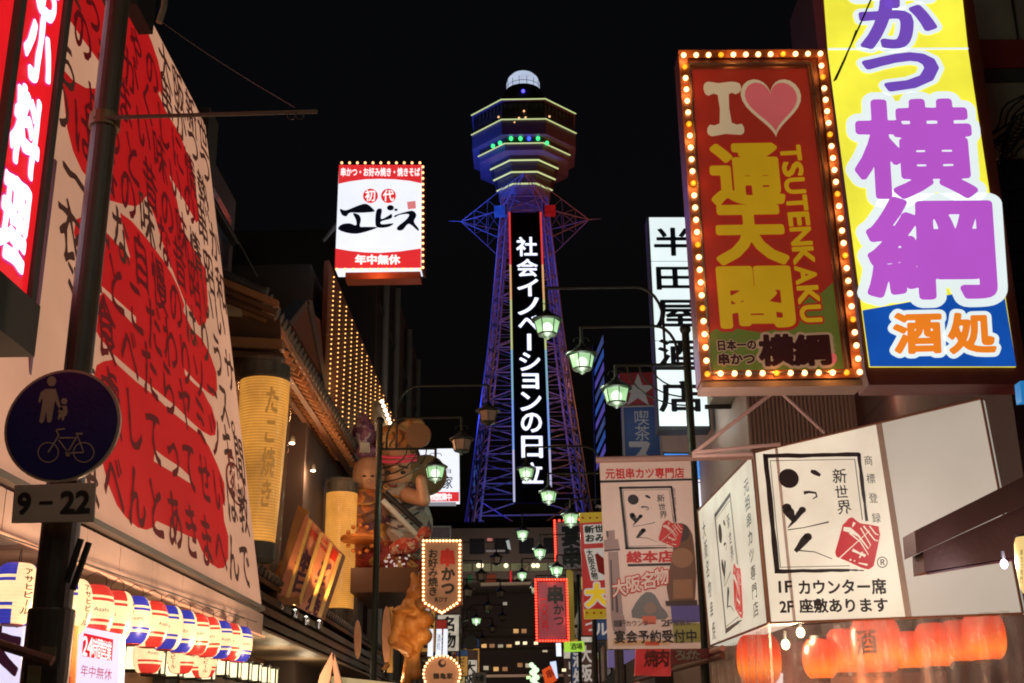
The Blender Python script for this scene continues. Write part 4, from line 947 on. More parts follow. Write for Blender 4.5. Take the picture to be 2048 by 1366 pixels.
# ------------------------------------------------------------------ lucky figures on the roof (papier-mache) and carved wooden guardian
STO = patch('painted ochre hood', ((.52, .20, .04), (.60, .30, .06), (.10, .04, .02), (.45, .14, .03), (.62, .40, .16)), 4.5); STG = patch('grey figured robe', ((.30, .27, .25), (.42, .38, .36), (.12, .08, .10), (.34, .22, .17), (.48, .44, .42)), 5); STP = patch('purple cloth', ((.20, .08, .17), (.42, .34, .38), (.12, .05, .12), (.25, .10, .16)), 9)
STK = mat('pink cloth', (.75, .06, .16), .5); STB = mat('painted figure brown', (.20, .10, .05), .6, .3, scale=3); STR = patch('dark red brocade', ((.28, .02, .02), (.16, .01, .01), (.40, .22, .05), (.24, .03, .02)), 8)
def pt(px, py, yy): return PY(yy).at(px, py)
f1 = thing('festival_figure', 'large painted festive figure in ochre hood with pink headband, behind the left lamp post', 'statue', (-3.0, 24, 3))
Yf = 25.5; s_ = Yf * 1.04 / FPX
fused('head', [(pt(795, 915, Yf), 46 * s_, (1, .9, .85)), (pt(795, 950, Yf), 40 * s_, (1, .9, .8)), (pt(826, 940, Yf), 14 * s_, (1, 1, 1)), (pt(790, 935, Yf - .4), 10 * s_, (1.2, 1.4, .9))], mat('painted skin', (.55, .30, .18), .5, .2, scale=3), f1, .04)
fused('hood', [(pt(790, 885, Yf), 48 * s_, (1.05, .95, .75)), (pt(820, 862, Yf), 26 * s_, (1, 1, 1)), (pt(835, 852, Yf), 16 * s_, (1, 1, 1)), (pt(760, 890, Yf), 26 * s_, (1, 1, 1))], STO, f1, .04)
for k, dy in enumerate((0, 9)): MB().line([pt(752 + i * 9, 912 + dy + 3 * math.sin(i * .4), Yf - 50 * s_ - .02 * i * (10 - i) / 4) for i in range(10)], .035, 8).build('headband', STK, f1)
fused('body', [(pt(800, 1010, Yf), 52 * s_, (1.1, .8, 1.0)), (pt(790, 1080, Yf), 62 * s_, (1.05, .8, 1.0)), (pt(835, 1050, Yf), 34 * s_, (.9, .8, 1.4))], STG, f1, .05)
for a, c in (((765, 1000), (838, 1075)), ((770, 985), (842, 1052))): MB().tube(pt(*a, Yf - 1.0), pt(*c, Yf - .75), .06, n=8).build('sash', BLACK if a[0] == 770 else mat('pale sash', (.55, .55, .52), .6), f1)
fused('arm', [(pt(815, 990, Yf - .6), pt(848, 1000, Yf - .9), 16 * s_, 13 * s_), (pt(848, 1000, Yf - .9), pt(842, 960, Yf - 1.0), 13 * s_, 11 * s_)], mat('painted skin', (.55, .30, .18), .5), f1, .03)
MB().tube(pt(836, 870, Yf - .9), pt(838, 871, Yf - .6), 24 * s_, n=24).build('disc', STB, f1); MB().tube(pt(852, 950, Yf - .2), pt(853, 951, Yf + .1), 40 * s_, n=24).build('disc', mat('olive disc', (.12, .09, .04), .6), f1)
fused('sack', [(pt(765, 1115, Yf - .8), 44 * s_, (1.3, .8, .7)), (pt(800, 1140, Yf - .8), 38 * s_, (1.3, .8, .7))], STR, f1, .05)
b = MB()
for i in range(26): b.ball(pt(770 + random.random() * 50, 1105 + random.random() * 40, Yf - .8 - 34 * s_), .022, 6, 4)
b.build('spangle', lit('white spangle', (215, 190, 180), .7, 0), f1, kind='stuff')
for px, py, rx, ry in ((775, 945, 4, 3), (806, 945, 4, 3)): MB().ball(pt(px, py, Yf - 42 * s_), rx * s_, 10, 6, (1.3, .5, 1)).build('eye', SINK, f1)
for a, c in (((766, 936), (783, 932)), ((798, 932), (816, 936))): MB().tube(pt(*a, Yf - 44 * s_), pt(*c, Yf - 44 * s_), .02, n=6).build('eyebrow', SINK, f1)
for k in range(6):
    MB().line([pt(750 + k * 17 + 5 * math.sin(t * 5), 862 + 30 * t + 4 * abs(k - 2.5), Yf - 46 * s_ * (1 - .08 * abs(k - 2.5) ** 1.6)) for t in np.linspace(0, 1, 7)], .022, 6).build('hood_stripe', STB, f1)
MB().line([pt(786 + 8 * math.cos(t), 968 + 5 * math.sin(t), Yf - 44 * s_) for t in np.linspace(.2, 2.9, 7)], .018, 6).build('mouth', STR, f1)
f2 = thing('festival_figure', 'painted figure with tall purple cap and orange robe, left of the lamp post', 'statue', (-3.6, 24, 3))
Yg = 25.0
fused('cap', [(pt(728, 868, Yg), 24 * s_, (1, 1, 1.2)), (pt(727, 845, Yg), 14 * s_, (1, 1, 1.3)), (pt(735, 905, Yg), 22 * s_, (1.1, 1, .7))], STP, f2, .03)
fused('face', [(pt(737, 950, Yg), 32 * s_, (1, .9, 1.2)), (pt(757, 960, Yg), 11 * s_, (1, 1, 1))], mat('painted skin', (.55, .30, .18), .5), f2, .03)
fused('robe', [(pt(730, 1030, Yg), 50 * s_, (1, .8, 1.1)), (pt(735, 1100, Yg), 48 * s_, (1, .8, 1.0)), (pt(718, 1085, Yg - .3), 34 * s_, (1, .8, 1))], patch('orange robe', ((.50, .15, .04), (.22, .10, .06), (.30, .16, .10), (.58, .28, .05), (.16, .07, .10)), 6), f2, .04)
MB().lathe(pt(720, 1078, Yg - .95), [(34 * s_, -.05), (36 * s_, 0), (34 * s_, .05)], 20).build('medallion', mat('orange medallion', (.75, .25, .05), .5, .4, scale=12), f2)
for (x, y) in ((740, 1000), (790, 1060), (700, 1120), (800, 960)): point('figure_light', pt(x, y, 23.6), 2.0, (1, .6, .4), .15)
# more carved and painted pieces of the two figures: collar, belt, cuffs, curls, fish, folds, tassels
GT = mat('gold trim', (.60, .34, .08), .35, .4, scale=9); FSH = patch('red sea bream', ((.45, .05, .03), (.55, .14, .08), (.40, .03, .02), (.6, .35, .25)), 14)
for k in range(5): MB().line([pt(762 + 76 * t, 980 + 16 * k * .8 + 14 * math.sin(PI * t) + 2 * k, Yf - (52 + 4 * k) * s_ * (.72 + .3 * math.sin(PI * t))) for t in np.linspace(0, 1, 9)], .016 if k % 2 else .028, 6).build('robe_fold', GT if k == 0 else (SINK if k % 2 else STG), f1)
fused('fish', [(pt(812, 1092, Yf - 1.15), 20 * s_, (1.3, .5, .8)), (pt(836, 1078, Yf - 1.15), pt(850, 1066, Yf - 1.1), 7 * s_, 13 * s_), (pt(790, 1098, Yf - 1.15), 12 * s_, (1, .5, 1))], FSH, f1, .02)
MB().ball(pt(795, 1092, Yf - 1.32), .03, 8, 6).build('fish_eye', mat('white enamel', (.7, .7, .65), .3), f1)
for k in range(9): MB().ball(pt(756 + k * 10.5, 1150 + 3 * (k % 2), Yf - 1.05), .055, 8, 6).build('bead', GT, f1)
for k, (x, y) in enumerate([(768, 905), (826, 900), (772, 972), (822, 968), (752, 930)]): MB().line([pt(x + 7 * math.cos(t) * (1 - t / 9), y + 7 * math.sin(t) * (1 - t / 9), Yf - 46 * s_) for t in np.linspace(0, 7, 14)], .014, 5).build('curl', SINK if k % 2 else GT, f1)
for k, (px, py) in enumerate([(728, 952), (745, 952)]): MB().ball(pt(px, py, Yg - 33 * s_), .03, 8, 5, (1.4, .5, .8)).build('eye', SINK, f2)
MB().ball(pt(738, 962, Yg - 34 * s_), .045, 8, 6).build('nose', mat('painted skin', (.55, .30, .18), .5), f2)
for k in range(6): MB().line([pt(700 + 58 * t, 1000 + 24 * k + 9 * math.sin(PI * t + k), Yg - (50 - 2 * k) * s_ * (.7 + .3 * math.sin(PI * t))) for t in np.linspace(0, 1, 8)], .018, 6).build('robe_fold', GT if k % 3 == 0 else STB, f2)
for k in range(7): MB().tube(pt(722 + 2.6 * k, 885, Yg - 25 * s_), pt(720 + 3.2 * k, 905, Yg - 24 * s_), .012, n=5).build('cap_pleat', mat('pale sash', (.55, .55, .52), .6), f2)
for k in range(12):
    a = k * PI / 6; MB().ball(pt(720 + 27 * math.cos(a), 1078 + 27 * math.sin(a), Yg - 1.02), .045, 7, 5).build('flower_petal', mat('orange medallion', (.75, .25, .05), .5, .4, scale=12), f2)
fl_ = MB().box(tuple(np.minimum(pt(700, 1185, 24), pt(860, 1172, 27))), tuple(np.maximum(pt(700, 1185, 24), pt(860, 1172, 27)))).build('ledge', WOOD); tagged(fl_, 'dark ledge carrying the festive painted figures', 'ledge')
f3 = thing('wooden_guardian', 'golden carved wooden muscular figure lit from below, beside the round bulb sign', 'statue', (-2.3, 22, 2)); Yh = 23.2; q_ = Yh * 1.0 / FPX
GW = patch('gilded carved wood', ((.50, .21, .05), (.54, .24, .06), (.46, .18, .04), (.40, .15, .035)), 5, .35, .4)
fused('body', [(pt(838, 1190, Yh), 26 * q_, (1, 1, .9)), (pt(825, 1215, Yh), 24 * q_, (1, .9, 1)), (pt(846, 1238, Yh), 22 * q_, (1.1, .9, .8)), (pt(820, 1250, Yh), 26 * q_, (1, .9, .9)), (pt(842, 1272, Yh), 21 * q_, (1.1, 1, .9)), (pt(815, 1290, Yh), 20 * q_, (1, .9, 1)),
               (pt(800, 1225, Yh - .1), pt(792, 1280, Yh - .1), 14 * q_, 12 * q_), (pt(792, 1280, Yh - .1), pt(818, 1300, Yh - .2), 17 * q_, 10 * q_), (pt(820, 1290, Yh), pt(832, 1350, Yh), 18 * q_, 11 * q_), (pt(830, 1290, Yh), pt(810, 1370, Yh), 16 * q_, 10 * q_), (pt(836, 1170, Yh), pt(826, 1150, Yh), 16 * q_, 6 * q_)], GW, f3, .022)
MB().lathe(pt(808, 1222, Yh - .1), [(21 * q_, -.045), (25 * q_, 0), (21 * q_, .045)], 20).build('halo_ring', GW, f3)
fused('topknot', [(pt(842, 1205, Yh - .1), 16 * q_, (1, 1, 1)), (pt(836, 1168, Yh), pt(842, 1145, Yh), 10 * q_, 4 * q_)], mat('dark carved hair', (.22, .10, .03), .5), f3, .02)
point('guardian_lamp', pt(838, 1345, Yh - .8), 9, (1, .55, .2), .05, spot=80, aim=pt(830, 1220, Yh)); point('guardian_glow', pt(850, 1250, Yh - .7), 3.0, (1, .55, .2), .1)
# pale leaf-shaped boards and columns around the guardian
for k, (px, w_, l) in enumerate([(773, 9, 'tall pale surfboard-shaped panel with lit gold edge, left of the wooden guardian'), (715, 7, 'narrow pinkish oval panel hanging between the lamp post and second tall lantern')]):
    y0p, y1p = ((1212, 1330) if k == 0 else (1240, 1318)); P_ = PY(23.8)
    o = MB().slab([P_.at(*q) for q in ell(px, (y0p + y1p) / 2, w_, (y1p - y0p) / 2, 20)], (0, -1, 0), .06).build('oval_panel', mat('salmon panel', (.62, .33, .22), .5, .15)); tagged(o, l, 'panel')
o = panel(None, PY(23.9), [(776, 1215), (786, 1213), (785, 1345), (774, 1345)], mat('gold post', (.70, .42, .12), .4), .08, name='gold_post'); tagged(o, 'bright gold upright post left of the wooden guardian', 'post')
point('panel_uplight', pt(776, 1352, 23.2), 5, (1, .65, .3), .03)
hd = MB().tube(pt(764, 1342, 23), pt(774, 1330, 23.2), .03, .06, 10).build('floodlight', mat('chrome', (.5, .5, .5), .2, 1)); tagged(hd, 'small chrome floodlight at the foot of the gold post', 'floodlight')
# chopstick-like pink pair and cream awning at the very bottom
ch_ = thing('pink_fins', 'pair of tall pink pointed fins rising over a cream board at bottom edge', 'ornament', tuple(pt(660, 1350, 13))); P_ = PY(13.5)
PKF = mat('salmon panel', (.62, .33, .22), .5)
for q in ([(664, 1305), (669, 1309), (652, 1400), (628, 1400), (640, 1350)], [(664, 1306), (668, 1308), (692, 1400), (672, 1400)]): panel(ch_, P_, q, PKF, .08, name='fin')
cb = panel(None, PY(13.7), [(662, 1352), (790, 1366), (790, 1440), (662, 1440)], lit('dim cream board', (190, 170, 120), .6), .05, name='cream_board'); tagged(cb, 'dim cream lightbox cut off by the bottom edge near the pink fins', 'sign')
# ------------------------------------------------------------------ kushikatsu bulb sign and round bulb sign
ks = thing('bulb_sign', 'shield-shaped sign 串かつ with a border of warm bulbs, left of the lane', 'sign', tuple(PY(25).at(883, 1150)))
KP = PY(22.5); KQ = [(850, 1086), (917, 1086), (917, 1205), (882, 1220), (850, 1205)]
MB().slab([KP.at(*q) for q in [(843, 1079), (924, 1079), (924, 1209), (883, 1228), (843, 1209)]], (0, -1, 0), .22).build('case', mat('red brown case', (.28, .07, .03), .5), ks)
shape(ks, KP, KQ, mat('tan board', (.42, .24, .17), .5, .15), .006, 'face')
words(ks, KP, '串', (879, 1098), (911, 1098), (879, 1132), REDINK, .06, .012); words(ks, KP, 'かつ', (882, 1134), (910, 1134), (882, 1190), SINK, .05, .012, vert=True)
words(ks, KP, 'お好み焼き', (856, 1098), (876, 1098), (856, 1192), SINK, .03, .012, vert=True, res=34); words(ks, KP, 'ゑびす', (868, 1194), (896, 1194), (868, 1204), SINK, .02, .012, res=34)
kb = []
for a, c, n in (((847, 1082), (920, 1082), 12), ((920, 1090), (919, 1200), 15), ((847, 1090), (847, 1200), 15), ((851, 1207), (879, 1223), 5), ((914, 1207), (889, 1223), 5), ((884, 1226), (884, 1226.5), 2)): kb += lerp(KP.at(*a, .03), KP.at(*c, .03), n)
bulbs(ks, kb[:-1], .026, [BC], lambda i: 0)
point('sign_light', KP.at(883, 1150, .35), 2.2, (1, .55, .3), .3)
ro = thing('bulb_sign', 'round-topped tan sign ringed with bulbs, cut off by the bottom edge', 'sign', tuple(PY(22.4).at(884, 1340)))
RP2 = PY(22.4); arc = ell(884, 1348, 33, 34, 28)
MB().slab([RP2.at(*q) for q in ell(884, 1348, 38, 38, 28)], (0, -1, 0), .2).build('case', mat('red brown case', (.28, .07, .03), .5), ro)
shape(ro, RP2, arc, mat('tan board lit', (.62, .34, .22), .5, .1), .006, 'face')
words(ro, RP2, '鶴亀家', (866, 1346), (906, 1346), (866, 1358), SINK, .03, .012, res=34); shape(ro, RP2, ell(884, 1327, 8, 8, 16), SINK, .012, 'emblem')
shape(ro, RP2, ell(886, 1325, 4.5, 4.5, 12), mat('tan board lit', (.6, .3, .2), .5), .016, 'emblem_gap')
bulbs(ro, [RP2.at(884 + 36.5 * math.cos(t), 1348 + 36.5 * math.sin(t), .03) for t in np.linspace(0, 2 * PI, 31)[:-1]], .024, [BC], lambda i: 0)
point('sign_light', RP2.at(884, 1335, .4), 2, (1, .6, .35), .3)
sg = thing('lightbox_sign', 'tall thin white lit shop boards between wooden guardian and round bulb sign', 'sign', tuple(PY(27).at(875, 1285))); P_ = PY(27)
for x0, x1 in ((857, 866), (873, 883), (887, 895)): panel(sg, P_, [(x0, 1258), (x1, 1258), (x1 - 1, 1312), (x0 - 2, 1312)], LWB, .1, name='lightbox')
words(sg, P_, '酒処', (874, 1268), (882, 1268), (873, 1300), KB, 0, .01, vert=True)
us = thing('roof_sign', 'small unlit framed sign above the shield-shaped bulb sign', 'sign', tuple(PY(33).at(872, 1070))); P_ = PY(33)
panel(us, P_, [(850, 1052), (902, 1052), (902, 1078), (850, 1078)], mat('grey purple board', (.16, .11, .13), .6), .1, name='board'); frame(us, P_, [(850, 1052), (902, 1052), (902, 1078), (850, 1078)], .04, .08, GREY, .02)
# ------------------------------------------------------------------ RIGHT: heart sign with bulbs
hs = thing('bulb_sign', 'red bulb-framed sign with heart and yellow characters 通天閣 above a green hill', 'sign', tuple(PY(8.7).at(1540, 440)))
HP_ = PY(8.45)
CASE = mat('rust case', (.16, .035, .018), .45, .3, scale=4)
MB().slab([HP_.at(*q) for q in [(1356, 104), (1650, 102), (1724, 757), (1401, 762)]], (0, -1, 0), .24).build('case', CASE, hs)
RFACE = lit('dull red sheet', (150, 40, 26), .55, .15, 1.2, base=.6); HCR = lit('dull cream print', (200, 172, 135), .6, .08, 2); HYE = lit('dull yellow print', (196, 150, 22), .6, .08, 2); HGR = lit('dull green print', (92, 96, 36), .6, .1, 2); HPK = lit('dull pink print', (200, 92, 92), .62, .12, 2)
panel(hs, HP_, [(1383, 143), (1612, 141), (1686, 742), (1424, 745)], RFACE, .02, .03, 'face')
frame(hs, HP_, [(1356, 104), (1650, 102), (1724, 757), (1401, 762)], .07, .05, mat('bulb channel', (.30, .08, .03), .4, .2), .028, 'bulb_channel')
frame(hs, HP_, [(1376, 134), (1620, 132), (1694, 749), (1418, 752)], .012, .04, mat('thin chrome', (.4, .3, .25), .3, .8), .06, 'inner_trim')
gr = [(1417, 700), (1419, 668), (1440, 655), (1520, 668), (1580, 655), (1588, 610), (1612, 600), (1625, 585), (1640, 590), (1664, 568), (1686, 741), (1424, 744)]
shape(hs, HP_, gr, HGR, .034, 'hill')
shape(hs, HP_, [(1406, 176), (1414, 168), (1436, 171), (1460, 168), (1478, 172), (1480, 186), (1470, 193), (1456, 193), (1462, 250), (1482, 252), (1487, 266), (1480, 274), (1450, 272), (1422, 277), (1413, 268), (1418, 254), (1438, 251), (1434, 194), (1416, 196), (1408, 190)], HCR, .036, 'letter', smooth=2)
def heart(cx_, cy_, w, h, sk=0.0, n=40):
    P = []
    for i in range(n):
        t = 2 * PI * i / n; x = 16 * math.sin(t) ** 3; y = 13 * math.cos(t) - 5 * math.cos(2 * t) - 2 * math.cos(3 * t) - math.cos(4 * t)
        P.append((cx_ + x / 16 * w + sk * (-y), cy_ - (y + 2.5) / 14.5 * h))
    return P
shape(hs, HP_, heart(1542, 221, 60, 58, .5), HCR, .036, 'heart_outline'); shape(hs, HP_, heart(1542, 220, 52, 50, .5), HPK, .04, 'heart')
RLINE = lit('dark red outline', (165, 38, 26), .55, .1)
for ch, q in (('通', ((1419, 297), (1553, 295), (1428, 412))), ('天', ((1428, 420), (1560, 418), (1438, 530))), ('閣', ((1436, 542), (1572, 540), (1446, 656)))):
    words(hs, HP_, ch, *q, RLINE, .085, .038, fit=True, res=70, split=True); words(hs, HP_, ch, *q, HYE, .040, .042, fit=True, res=80, split=True)
# the name running downwards, letters turned a quarter
S9 = 'TSUTENKAKU'; A = HP_.at(1596, 293, .042); B = HP_.at(1641, 648, .042); C = HP_.at(1558, 295, .042)
wd = [.98, .92, 1.0, .98, .85, 1.1, 1.05, 1.1, 1.05, 1.0]; tot = sum(wd); acc = 0
for ch, w_ in zip(S9, wd):
    a = A + (B - A) * (acc + .10) / tot; b = A + (B - A) * (acc + w_ - .06) / tot; acc += w_
    for wt, m_, e in ((.10, RLINE, 0), (.035, HYE, .003)):
        mb = MB(); put_glyph(mb, ch, a + HP_.n * e, b + HP_.n * e, a + (C - A) + HP_.n * e, wt, 50, True); mb.build('letter', m_, hs)
HBG = lit('beige halo print', (170, 130, 100), .5, .05); HDK = lit('dark maroon print', (52, 16, 16), .45, 0)
for s_, q in (('日本一の', ((1430, 684), (1510, 682), (1432, 705))), ('串かつ', ((1432, 711), (1508, 709), (1434, 734)))):
    words(hs, HP_, s_, *q, HBG, .12, .040); words(hs, HP_, s_, *q, HDK, .045, .044)
for ch, q in (('横', ((1516, 676), (1582, 674), (1520, 734))), ('綱', ((1584, 676), (1652, 673), (1590, 734)))):
    words(hs, HP_, ch, *q, HBG, .13, .040, fit=True, split=True); words(hs, HP_, ch, *q, HDK, .05, .044, fit=True, split=True)
words(hs, HP_, 'よこづな', (1656, 674), (1668, 674), (1658, 708), HBG, .0, .044, vert=True); shape(hs, HP_, ell(1664, 720, 7, 11, 16), HPK, .042, 'seal')
pts = lerp(HP_.at(1366, 117, .05), HP_.at(1638, 114, .05), 12) + lerp(HP_.at(1640, 138, .05), HP_.at(1716, 748, .05), 26) + lerp(HP_.at(1368, 140, .05), HP_.at(1413, 752, .05), 26) + lerp(HP_.at(1439, 751, .05), HP_.at(1690, 749, .05), 10)
bulbs(hs, pts, .0225, [BW, BA], lambda i: 1 if i % 5 == 3 else 0)
for i in range(0, len(pts), 4): point('bulb_light', pts[i] + np.array([0, -.05, 0]), .42, (1, .45, .10), .03)
MB().box((float(HP_.at(1403, 770)[0]), 8.44, float(HP_.at(1403, 776)[2])), (float(HP_.at(1725, 770)[0]), 8.68, float(HP_.at(1403, 764)[2]))).build('bottom_tray', mat('scuffed tray', (.26, .16, .12), .6, .3), hs)
# support struts
stt = thing('sign_bracket', 'pale welded steel struts holding the bulb-framed heart sign above the white corner lightbox', 'bracket', tuple(PY(9.2).at(1555, 780)))
STR_ = mat('pink primer steel', (.45, .27, .22), .6)
Pk = PY(9.3)
for a, c in (((1555, 778), (1385, 908)), ((1555, 778), (1650, 866)), ((1385, 912), (1505, 908)), ((1388, 905), (1560, 888)), ((1555, 778), (1556, 755))): MB().tube(Pk.at(*a), Pk.at(*c), .016, n=8).build('strut', STR_, stt)
# ------------------------------------------------------------------ yellow tall sign
yk = thing('lightbox_sign', 'tall yellow lightbox with purple characters 横綱 and orange 酒処 on blue', 'sign', tuple(PY(9.0).at(1830, 400)))
YP = PY(8.95); YEL = lit('yellow lightbox', (238, 230, 66), 1.04, .2, 1.5, True); BLU = lit('blue lightbox print', (20, 82, 178), .85, .12, 2); WH = lit('white outline print', (228, 240, 240), 1.0, .04); PUR = lit('violet print', (118, 78, 190), .9, .06); MAG = lit('purple print', (186, 88, 205), .92, .05); ORG_ = lit('orange print', (236, 128, 34), .95, .05)
MB().slab([YP.at(*q) for q in [(1638, -60), (1938, -60), (2052, 740), (2060, 768), (1738, 770), (1731, 745)]], (0, -1, 0), .3).build('case', MAROON, yk)
for q in ([(1644, -50), (1918, -50), (1934, 99), (1655, 100)], [(1655, 102), (1934, 101), (2030, 735), (1738, 735)]): panel(yk, YP, q, YEL, .02, .022, 'face')
MB().slab([YP.at(*q, .03) for q in [(1655, 100), (1934, 99), (1934.5, 102), (1655.5, 103)]], (0, -1, 0), .01).build('divider', WH, yk)
shape(yk, YP, [(1723, 623), (2003, 573), (2030, 735), (1738, 735)], BLU, .026, 'blue_band')
for ch, q, m_ in (('串', ((1706, -130), (1846, -130), (1712, 14)), PUR), ('か', ((1721, 8), (1862, 6), (1724, 98)), PUR), ('つ', ((1728, 116), (1866, 112), (1732, 184)), PUR), ('横', ((1708, 210), (1930, 207), (1718, 396)), MAG), ('綱', ((1736, 404), (1972, 402), (1742, 596)), MAG)):
    bo = .034 if m_ is MAG else .045
    words(yk, YP, ch, *q, WH, bo + (.075 if m_ is MAG else .065), .030, fit=True, res=84, split=True); words(yk, YP, ch, *q, m_, bo, .034, fit=True, res=90, split=True)
for ch, q in (('酒', ((1786, 632), (1876, 630), (1789, 708))), ('処', ((1894, 632), (1982, 630), (1898, 708)))):
    words(yk, YP, ch, *q, WH, .14, .030, fit=True, res=70, split=True); words(yk, YP, ch, *q, ORG_, .042, .034, fit=True, res=80, split=True)
# ------------------------------------------------------------------ white vertical sign behind
hy = thing('lightbox_sign', 'tall white lightbox with black characters 半田屋酒店 half hidden by the bulb-framed sign', 'sign', tuple(PY(17).at(1358, 640)))
WP2 = PY(17); WLB = lit('cool white sheet', (226, 240, 242), 1.06, .08, 1, True)
MB().slab([WP2.at(*q) for q in [(1294, 432), (1392, 432), (1422, 858), (1316, 860)]], (0, -1, 0), .35).build('case', BLACK, hy)
for ya, yb in ((436, 522), (524, 681), (683, 732), (741, 852)):
    f = lambda y, a, c: a + (c - a) * (y - 436) / 416
    panel(hy, WP2, [(f(ya, 1298, 1319), ya), (f(ya, 1389, 1418), ya), (f(yb, 1389, 1418), yb), (f(yb, 1298, 1319), yb)], WLB, .02, .022, 'face')
KI = lit('black cut letters', (12, 14, 20), .4, 0)
for ch, y0, y1, x0, x1 in (('半', 458, 512, 1308, 1382), ('田', 536, 580, 1313, 1386), ('屋', 602, 655, 1312, 1392), ('酒', 681, 733, 1316, 1396), ('店', 764, 824, 1318, 1404)):
    words(hy, WP2, ch, (x0, y0), (x1, y0), (x0 + 2, y1), KI, .022, .03, fit=True, res=60, split=True)
point('sign_light', WP2.at(1365, 870, .5), 4, (.85, 1, 1), .1)
# blue tearoom sign with star
tr = thing('vertical_signboard', 'unlit blue vertical sign 喫茶 below a white star on red', 'sign', tuple(PY(21).at(1280, 820)))
TP = PY(21); panel(tr, TP, [(1243, 812), (1318, 810), (1326, 930), (1248, 930)], mat('tearoom blue', (.02, .06, .22), .5, .1), .2, name='board')
panel(tr, TP, [(1238, 746), (1312, 744), (1318, 808), (1242, 810)], mat('tearoom red', (.25, .02, .03), .5, .1), .2, name='star_board')
star = []
for i in range(10): r_ = 30 if i % 2 == 0 else 12; a = -PI / 2 + i * PI / 5; star.append((1276 + r_ * 1.25 * math.cos(a), 782 + r_ * 1.2 * math.sin(a)))
PGR = mat('pale grey print', (.42, .42, .45), .5, .1)
shape(tr, TP, star, PGR, .006, 'star'); words(tr, TP, '喫茶', (1266, 820), (1298, 820), (1269, 882), PGR, .0, .006, vert=True); words(tr, TP, 'ス', (1256, 886), (1302, 886), (1258, 928), PGR, .06, .006, fit=True)
frame(tr, TP, [(1243, 812), (1318, 810), (1326, 930), (1248, 930)], .03, .05, GREY, .01)
point('sign_wash', TP.at(1280, 830, 1.2), 3.5, (.8, .9, 1), .2)
bt = thing('light_column', 'column with slanting blue neon stripes beyond the lamps', 'light column', tuple(PY(60).at(1200, 800)))
BTP = PY(60); MB().slab([BTP.at(*q) for q in [(1186, 690), (1204, 690), (1216, 1010), (1192, 1010)]], (0, -1, 0), .8).build('column', BLACK, bt)
for i in range(9):
    y = 700 + i * 27; x = 1188 + i * .55; MB().slab([BTP.at(x + .5, y + 26, .05), BTP.at(x + 1, y + 12, .05), BTP.at(x + 18, y - 30, .05), BTP.at(x + 19, y - 14, .05)], (0, -1, 0), .05).build('neon_stripe', lit('blue stripe %d' % (i % 3), ((90, 105, 175), (70, 110, 210), (110, 95, 205))[i % 3], .38 + .04 * i, .2), bt)
# ------------------------------------------------------------------ corner lightbox
cb_ = thing('corner_lightbox', 'large cream corner lightbox with black brush logo, red seal and floor notes', 'sign', (2.0, 10.4, 2.6))
Ca = PY(10.4).at(1508, 905); Cb = PY(10.4).at(1541, 1246); CX = float((Ca[0] + Cb[0]) / 2)
rgt = PY(9.2).at(1963, 797); rgb_ = PY(9.2).at(2046, 1227)
dd = np.array([rgt[0] - CX, 9.2 - 10.4, 0]); dd /= np.linalg.norm(dd); nn = np.array([dd[1], -dd[0], 0]); nn = nn if nn[1] < 0 else -nn
FP = Plane((CX, 10.4, 0), nn, dd, (0, 0, 1)); LPn = PX(CX)
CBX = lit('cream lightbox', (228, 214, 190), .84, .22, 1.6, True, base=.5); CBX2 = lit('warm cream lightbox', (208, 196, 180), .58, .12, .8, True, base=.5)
CB_I = lit('black brush ink lit', (20, 15, 16), .4, 0); CB_R = lit('red seal lit', (192, 26, 34), .78, .05)
top0 = FP.at(1509, 905); bot0 = FP.at(1541, 1246)
splitx = [(1509, 1541), (1768, 1820), (1963, 2046)]
def ftop(t): return (1509 + (1963 - 1509) * t, 905 + (797 - 905) * t)
def fbot(t): return (1541 + (2046 - 1541) * t, 1246 + (1227 - 1246) * t)
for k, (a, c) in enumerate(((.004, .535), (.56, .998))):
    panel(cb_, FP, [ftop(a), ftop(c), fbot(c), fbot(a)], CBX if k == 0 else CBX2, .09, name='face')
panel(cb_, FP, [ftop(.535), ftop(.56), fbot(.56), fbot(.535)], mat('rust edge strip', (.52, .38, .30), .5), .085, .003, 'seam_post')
EDG = mat('rust edge', (.30, .13, .07), .6, .3)
for a, c in ((ftop(0), ftop(1)), (fbot(0), fbot(1)), (ftop(1), fbot(1)), (ftop(0), fbot(0))): MB().tube(FP.at(*a, .005), FP.at(*c, .005), .010, n=6).build('edge_bar', EDG, cb_)
for t in (.09, ): 
    MB().slab([FP.at(*ftop(t), .0025), FP.at(*ftop(t + .012), .0025), FP.at(*fbot(t + .012), .0025), FP.at(*fbot(t), .0025)], nn, .002).build('tube_shadow_strip', mat('painted post shade', (.72, .60, .50), .6), cb_)  # shade of an inner post, painted as a strip on the sheet
LQ = [(1396, 1022), (1505, 908), (1537, 1247), (1421, 1292)]
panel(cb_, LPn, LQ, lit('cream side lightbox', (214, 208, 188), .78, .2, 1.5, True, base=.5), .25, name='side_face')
for a, c in ((LQ[0], LQ[1]), (LQ[1], LQ[2]), (LQ[2], LQ[3]), (LQ[3], LQ[0])): MB().tube(LPn.at(*a, .005), LPn.at(*c, .005), .011, n=6).build('edge_bar', EDG, cb_)
def rough(pts, n=9, amp=1.2):
    out = []
    for i in range(len(pts)):
        a, c = pts[i], pts[(i + 1) % len(pts)]
        for k in range(n): t = k / n; out.append((a[0] + (c[0] - a[0]) * t + random.uniform(-amp, amp) * (k > 0), a[1] + (c[1] - a[1]) * t + random.uniform(-amp, amp) * (k > 0)))
    return out
